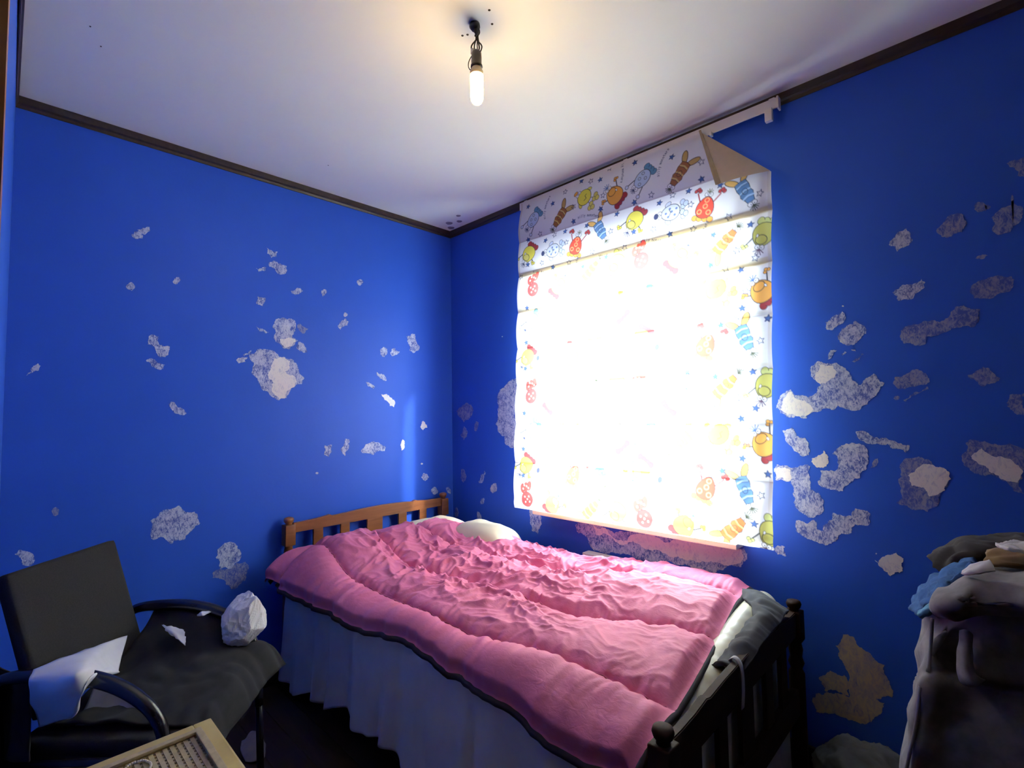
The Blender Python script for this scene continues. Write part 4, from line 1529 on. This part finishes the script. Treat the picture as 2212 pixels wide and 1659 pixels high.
# crumpled white bag
bm = bmesh.new()
bmesh.ops.create_icosphere(bm, subdivisions=5, radius=1)
co = np.array([v.co for v in bm.verts])
seeds = RNG.normal(size=(46, 3))
seeds /= np.linalg.norm(seeds, axis=1, keepdims=True)
hs = RNG.uniform(.78, 1.08, 46)
rr = np.min(hs[None, :] / np.clip(co @ seeds.T, .05, None), axis=1)
rr = np.clip(rr, .6, 1.32)
rr += .03 * np.array(ridge(co[:, 0] * 4 + co[:, 2] * 3, co[:, 1] * 4 - co[:, 2] * 3.3, 21)) - .015
for v, r in zip(bm.verts, rr):
    p = v.co * r
    z = p.z
    tip = max(0, z) ** 2 * .25
    v.co = Vector((p.x * .078 * (1 - .18 * max(0, z)), p.y * .078 * (1 - .18 * max(0, z)), z * .098 + tip * .03))
pc = pz(526, 1343, .592)
bmesh.ops.transform(bm, matrix=Matrix.Translation(pc) @ Matrix.Rotation(.25, 4, Vector(_F)), verts=bm.verts)
bag = bm_obj('crumpled_bag', bm, M_BAG, None, False)
tag(bag, 'crumpled white plastic bag standing on the front of the chair seat', 'bag')

# pale rag on the floor by the bed
RC = [rowz((522, 1602, .012), (545, 1580, .014), (565, 1590, .012)), rowz((520, 1622, .02), (548, 1610, .035), (574, 1612, .014)), rowz((530, 1645, .012), (552, 1645, .016), (572, 1636, .012))]
w5 = cloth('rag', RC, M_SHADEC, None, 8, .004, 30, .004, 10)
tag(w5, 'pale rag lying on the dark floor between the cane stool and bed', 'cloth')

# ------------------------------------------------------------------ cane stool
SZ = .600
sx0, sx1, sy1, sy0 = 1.224, 1.640, -1.712, -2.058
stool = thing('cane_stool', 'yellow wooden stool with a woven cane top in front of the black chair', 'stool', ((sx0 + sx1) / 2, (sy0 + sy1) / 2, 0))
fw = .036
for nm, lo, hi in (('frame_rail', (sx0, sy1 - fw, SZ - .035), (sx1, sy1, SZ)), ('frame_rail', (sx0, sy0, SZ - .035), (sx1, sy0 + fw, SZ)),
                   ('frame_rail', (sx0, sy0 + fw, SZ - .035), (sx0 + fw, sy1 - fw, SZ)), ('frame_rail', (sx1 - fw, sy0 + fw, SZ - .035), (sx1, sy1 - fw, SZ))):
    local(box(nm, lo, hi, M_STOOLW, None, .004), stool)
bm = bmesh.new()
p0 = .0125
i = 0
x = sx0 + fw - .004
while x < sx1 - fw + .004:
    add_box(bm, (x, sy0 + fw - .006, SZ - .0105), (x + .0085, sy1 - fw + .006, SZ - .0085))
    x += p0
y = sy0 + fw - .004
while y < sy1 - fw + .004:
    add_box(bm, (sx0 + fw - .006, y, SZ - .0085), (sx1 - fw + .006, y + .0085, SZ - .0068))
    y += p0
cw = bm_obj('cane_weave', bm, M_CANE)
cw['kind'] = 'stuff'
local(cw, stool)
# binding cane round the inner edge
for lo, hi in (((sx0 + fw - .012, sy1 - fw - .004, SZ - .004), (sx1 - fw + .012, sy1 - fw + .010, SZ + .0025)), ((sx0 + fw - .010, sy0 + fw, SZ - .004), (sx0 + fw + .004, sy1 - fw, SZ + .0025)),
               ((sx1 - fw - .004, sy0 + fw, SZ - .004), (sx1 - fw + .010, sy1 - fw, SZ + .0025)), ((sx0 + fw - .012, sy0 + fw - .010, SZ - .004), (sx1 - fw + .012, sy0 + fw + .004, SZ + .0025))):
    local(box('cane_binding', lo, hi, M_CANE, None, .002), stool)
for x in (sx0 + .02, sx1 - .02):
    for y in (sy0 + .02, sy1 - .02):
        bm = bmesh.new()
        add_box(bm, (x - .018, y - .018, .006), (x + .018, y + .018, SZ - .035), .004)
        local(bm_obj('leg', bm, M_STOOLW), stool)
for y in (sy0 + .02, sy1 - .02):
    local(box('stretcher', (sx0 + .038, y - .010, .18), (sx1 - .038, y + .010, .21), M_STOOLW, None, .003), stool)
# bead bracelet lying on the cane
loop = smooth_path([(1.300, -1.905, 0), (1.285, -1.885, 0), (1.272, -1.868, 0), (1.276, -1.852, 0), (1.288, -1.843, 0), (1.304, -1.840, 0), (1.318, -1.846, 0), (1.330, -1.858, 0), (1.338, -1.880, 0), (1.332, -1.902, 0), (1.318, -1.912, 0), (1.300, -1.905, 0)], 12)
seg = np.r_[0, np.cumsum(np.linalg.norm(np.diff(loop, axis=0), axis=1))]
nb = 44
brac = thing('bead_bracelet', 'loop of small pale beads lying on the cane stool', 'bracelet', (1.305, -1.876, SZ - .0068))
bme = None
for i in range(nb):
    d = seg[-1] * i / nb
    x, y = np.interp(d, seg, loop[:, 0]), np.interp(d, seg, loop[:, 1])
    if bme is None:
        bm = bmesh.new()
        bmesh.ops.create_icosphere(bm, subdivisions=2, radius=.0027)
        o = bm_obj('bead', bm, M_BEAD, None, True)
        bme = o.data
    else:
        o = link(bpy.data.objects.new('bead', bme))
    o.parent = brac
    o.location = Vector((x, y, SZ - .0040)) - brac.location

# ------------------------------------------------------------------ clothes piled on a chair at the right
wch = thing('wooden_chair', 'dark wooden chair at the right edge, buried under piled clothes', 'chair', (2.75, -.55, 0))
for x, y, zt in ((2.52, -.32, .44), (2.98, -.32, .44), (2.52, -.68, .86), (2.98, -.68, .86)):
    bm = bmesh.new()
    add_box(bm, (x - .017, y - .017, .006), (x + .017, y + .017, zt), .004)
    local(bm_obj('leg', bm, M_CHAIRWOOD), wch)
local(box('seat', (2.49, -.70, .44), (3.01, -.29, .465), M_CHAIRWOOD, None, .006), wch)
local(box('back_rail', (2.535, -.690, .78), (2.965, -.668, .85), M_CHAIRWOOD, None, .004), wch)
local(box('back_rail', (2.535, -.690, .60), (2.965, -.668, .65), M_CHAIRWOOD, None, .004), wch)


def py_(px, py, y):
    return at(px, py, 1, y)


def rowy(*a):
    return [py_(*p) for p in a]


# long grey jacket over the chair back
JK = [rowy((2010, 1322, -.62), (2060, 1300, -.70), (2120, 1290, -.72), (2200, 1290, -.72), (2330, 1300, -.70)),
      rowy((1985, 1345, -.64), (2040, 1335, -.73), (2100, 1335, -.76), (2190, 1335, -.76), (2330, 1330, -.74)),
      rowy((1975, 1400, -.64), (2008, 1400, -.76), (2060, 1405, -.735), (2110, 1420, -.78), (2330, 1400, -.74)),
      rowy((1978, 1460, -.64), (2003, 1452, -.78), (2068, 1440, -.74), (2118, 1465, -.79), (2330, 1470, -.75)),
      rowy((1975, 1480, -.64), (1992, 1485, -.80), (2065, 1482, -.77), (2140, 1490, -.76), (2330, 1540, -.76)),
      rowy((1962, 1560, -.65), (1978, 1565, -.80), (2060, 1560, -.77), (2140, 1560, -.77), (2330, 1610, -.77)),
      rowy((1948, 1630, -.66), (1963, 1632, -.81), (2040, 1608, -.79), (2130, 1600, -.78), (2330, 1700, -.78)),
      rowy((1940, 1720, -.67), (1955, 1720, -.81), (2040, 1720, -.79), (2130, 1720, -.79), (2330, 1800, -.79))]
jk = cloth('jacket', JK, M_JACKET, None, 9, .007, 12, .008, 12, .012)
tag(jk, 'long grey jacket draped over the chair at the right edge, sleeves hanging', 'clothing')
M_LITFOLD = mat_plain('lit_fold_grey', (.24, .23, .28), .9, .1)  # paler tubes painted in for fold edges that catch light
for pp in ([(2014, 1336, -.775), (2010, 1400, -.775), (2004, 1452, -.795)],
           [(1988, 1484, -.812), (1979, 1562, -.815), (1964, 1632, -.825), (1950, 1700, -.825)]):
    tube('lit_fold_edge', smooth_path(rowy(*pp), 6), .0035, M_LITFOLD, jk, 6)
# folded sleeve or pocket flap standing out of the jacket
SL = [rowy((2076, 1362, -.795), (2090, 1362, -.80), (2100, 1372, -.80)), rowy((2072, 1430, -.80), (2088, 1430, -.815), (2098, 1440, -.81)), rowy((2078, 1470, -.80), (2098, 1470, -.82), (2112, 1460, -.815)), rowy((2095, 1478, -.80), (2112, 1476, -.815), (2124, 1466, -.81))]
sl = cloth('fold', SL, M_JACKET, None, 7, .003, 30, .008, 13)
sl.parent = jk
# heap of clothing on top
def heap(name, c, r, mat, seed, lumps=.22, rz=0.0, sub=5):
    bm = bmesh.new()
    bmesh.ops.create_icosphere(bm, subdivisions=sub, radius=1)
    co = np.array([v.co for v in bm.verts])
    d = lumps * (noise2(co[:, 0] * 1.7 + 9, co[:, 1] * 1.7 + co[:, 2], seed) + .5 * (ridge(co[:, 0] * 3.2 + co[:, 2] * 2, co[:, 1] * 3.2, seed + 1) - .5) + .22 * (ridge(co[:, 0] * 8 + co[:, 2] * 5, co[:, 1] * 8, seed + 2) - .5))
    for v, k in zip(bm.verts, d):
        v.co = Vector((v.co.x * r[0], v.co.y * r[1], v.co.z * r[2])) * (1 + k)
    bmesh.ops.transform(bm, matrix=Matrix.Translation(c) @ Matrix.Rotation(rz, 4, 'Z'), verts=bm.verts)
    return bm_obj(name, bm, mat, None, True)


GB = [rowy((2062, 1262, -.60), (2088, 1240, -.60), (2135, 1226, -.60), (2260, 1222, -.60)),
      rowy((2050, 1275, -.72), (2088, 1258, -.74), (2140, 1244, -.72), (2260, 1240, -.72)),
      rowy((2034, 1292, -.79), (2080, 1280, -.83), (2140, 1272, -.80), (2260, 1270, -.81)),
      rowy((2022, 1312, -.80), (2066, 1310, -.84), (2130, 1308, -.83), (2260, 1308, -.84)),
      rowy((2026, 1322, -.78), (2066, 1324, -.80), (2130, 1326, -.80), (2260, 1328, -.80))]
g = cloth('garment', GB, M_JACKET, None, 9, .010, 13, .012, 31, .012)
tag(g, 'grey garment bundled on top of the long jacket at the right edge', 'clothing')
TW = [rowy((2112, 1210, -.62), (2056, 1228, -.62), (2002, 1262, -.62), (1968, 1318, -.64)),
      rowy((2106, 1220, -.69), (2060, 1240, -.70), (2012, 1276, -.71), (1976, 1324, -.71)),
      rowy((2098, 1232, -.72), (2064, 1252, -.74), (2024, 1290, -.75), (1984, 1328, -.74)),
      rowy((2094, 1244, -.71), (2066, 1264, -.73), (2040, 1296, -.74), (2000, 1326, -.73))]
g = cloth('towel', TW, M_TOWEL, None, 9, .006, 34, .010, 33, .006)
tag(g, 'blue towel hanging at the left of the clothes heap', 'towel')
TW = [rowy((2050, 1284, -.765), (2020, 1300, -.765), (1985, 1322, -.755)), rowy((2054, 1292, -.775), (2024, 1308, -.775), (1984, 1330, -.765)), rowy((2052, 1300, -.77), (2026, 1316, -.77), (1990, 1334, -.76))]
g2 = cloth('turned_edge', TW, mat_plain('light_blue_towel', (.10, .25, .42), .95, .15, 60), None, 8, .003, 50, .006, 34)
g2['label'] = 'lighter blue turned edge'
g2.parent = g
DK = [rowy((2008, 1206, -.50), (2060, 1172, -.50), (2130, 1160, -.50), (2260, 1156, -.50)),
      rowy((2016, 1218, -.58), (2066, 1190, -.60), (2130, 1176, -.60), (2260, 1172, -.60)),
      rowy((2034, 1236, -.61), (2076, 1214, -.63), (2130, 1200, -.63), (2260, 1196, -.63)),
      rowy((2050, 1252, -.60), (2086, 1236, -.61), (2130, 1226, -.61), (2260, 1224, -.61))]
g = cloth('garment', DK, M_JACKD, None, 9, .010, 20, .014, 35, .008)
tag(g, 'dark brown garment at the back of the clothes heap', 'clothing')
OC = [rowy((2136, 1194, -.64), (2172, 1187, -.64), (2260, 1188, -.64)), rowy((2130, 1208, -.685), (2170, 1206, -.69), (2260, 1208, -.69)), rowy((2128, 1224, -.70), (2168, 1222, -.71), (2260, 1226, -.71))]
g = cloth('garment', OC, M_OCHRE, None, 9, .005, 26, .010, 37, .004)
tag(g, 'ochre brown garment on the grey bundle of the clothes heap', 'clothing')
RC = [rowy((2152, 1178, -.70), (2180, 1172, -.70), (2230, 1168, -.70)), rowy((2162, 1182, -.74), (2186, 1182, -.74), (2230, 1184, -.74)), rowy((2178, 1188, -.76), (2194, 1192, -.76), (2230, 1196, -.76))]
g = cloth('garment', RC, M_BRIGHTB, None, 8, .006, 40, .006, 14)
tag(g, 'pale fabric lying on the very top of the clothes heap', 'clothing')
RC = [rowy((2078, 1240, -.775), (2100, 1222, -.775), (2140, 1212, -.775)), rowy((2082, 1241, -.79), (2106, 1232, -.795), (2146, 1222, -.79)), rowy((2086, 1243, -.795), (2112, 1240, -.80), (2150, 1232, -.795))]
g = cloth('garment', RC, M_BRIGHTB, None, 8, .003, 40, .005, 15)
tag(g, 'strip of white fabric beside the blue towel on the clothes heap', 'clothing')

# pale bundle on the floor by the wall
g = heap('bundle', (2.232, -.165, .128), (.150, .110, .118), M_BUNDLE, 41, .16)
tag(g, 'dim pale cloth bundle on the floor by the wall beyond the footboard', 'cloth')
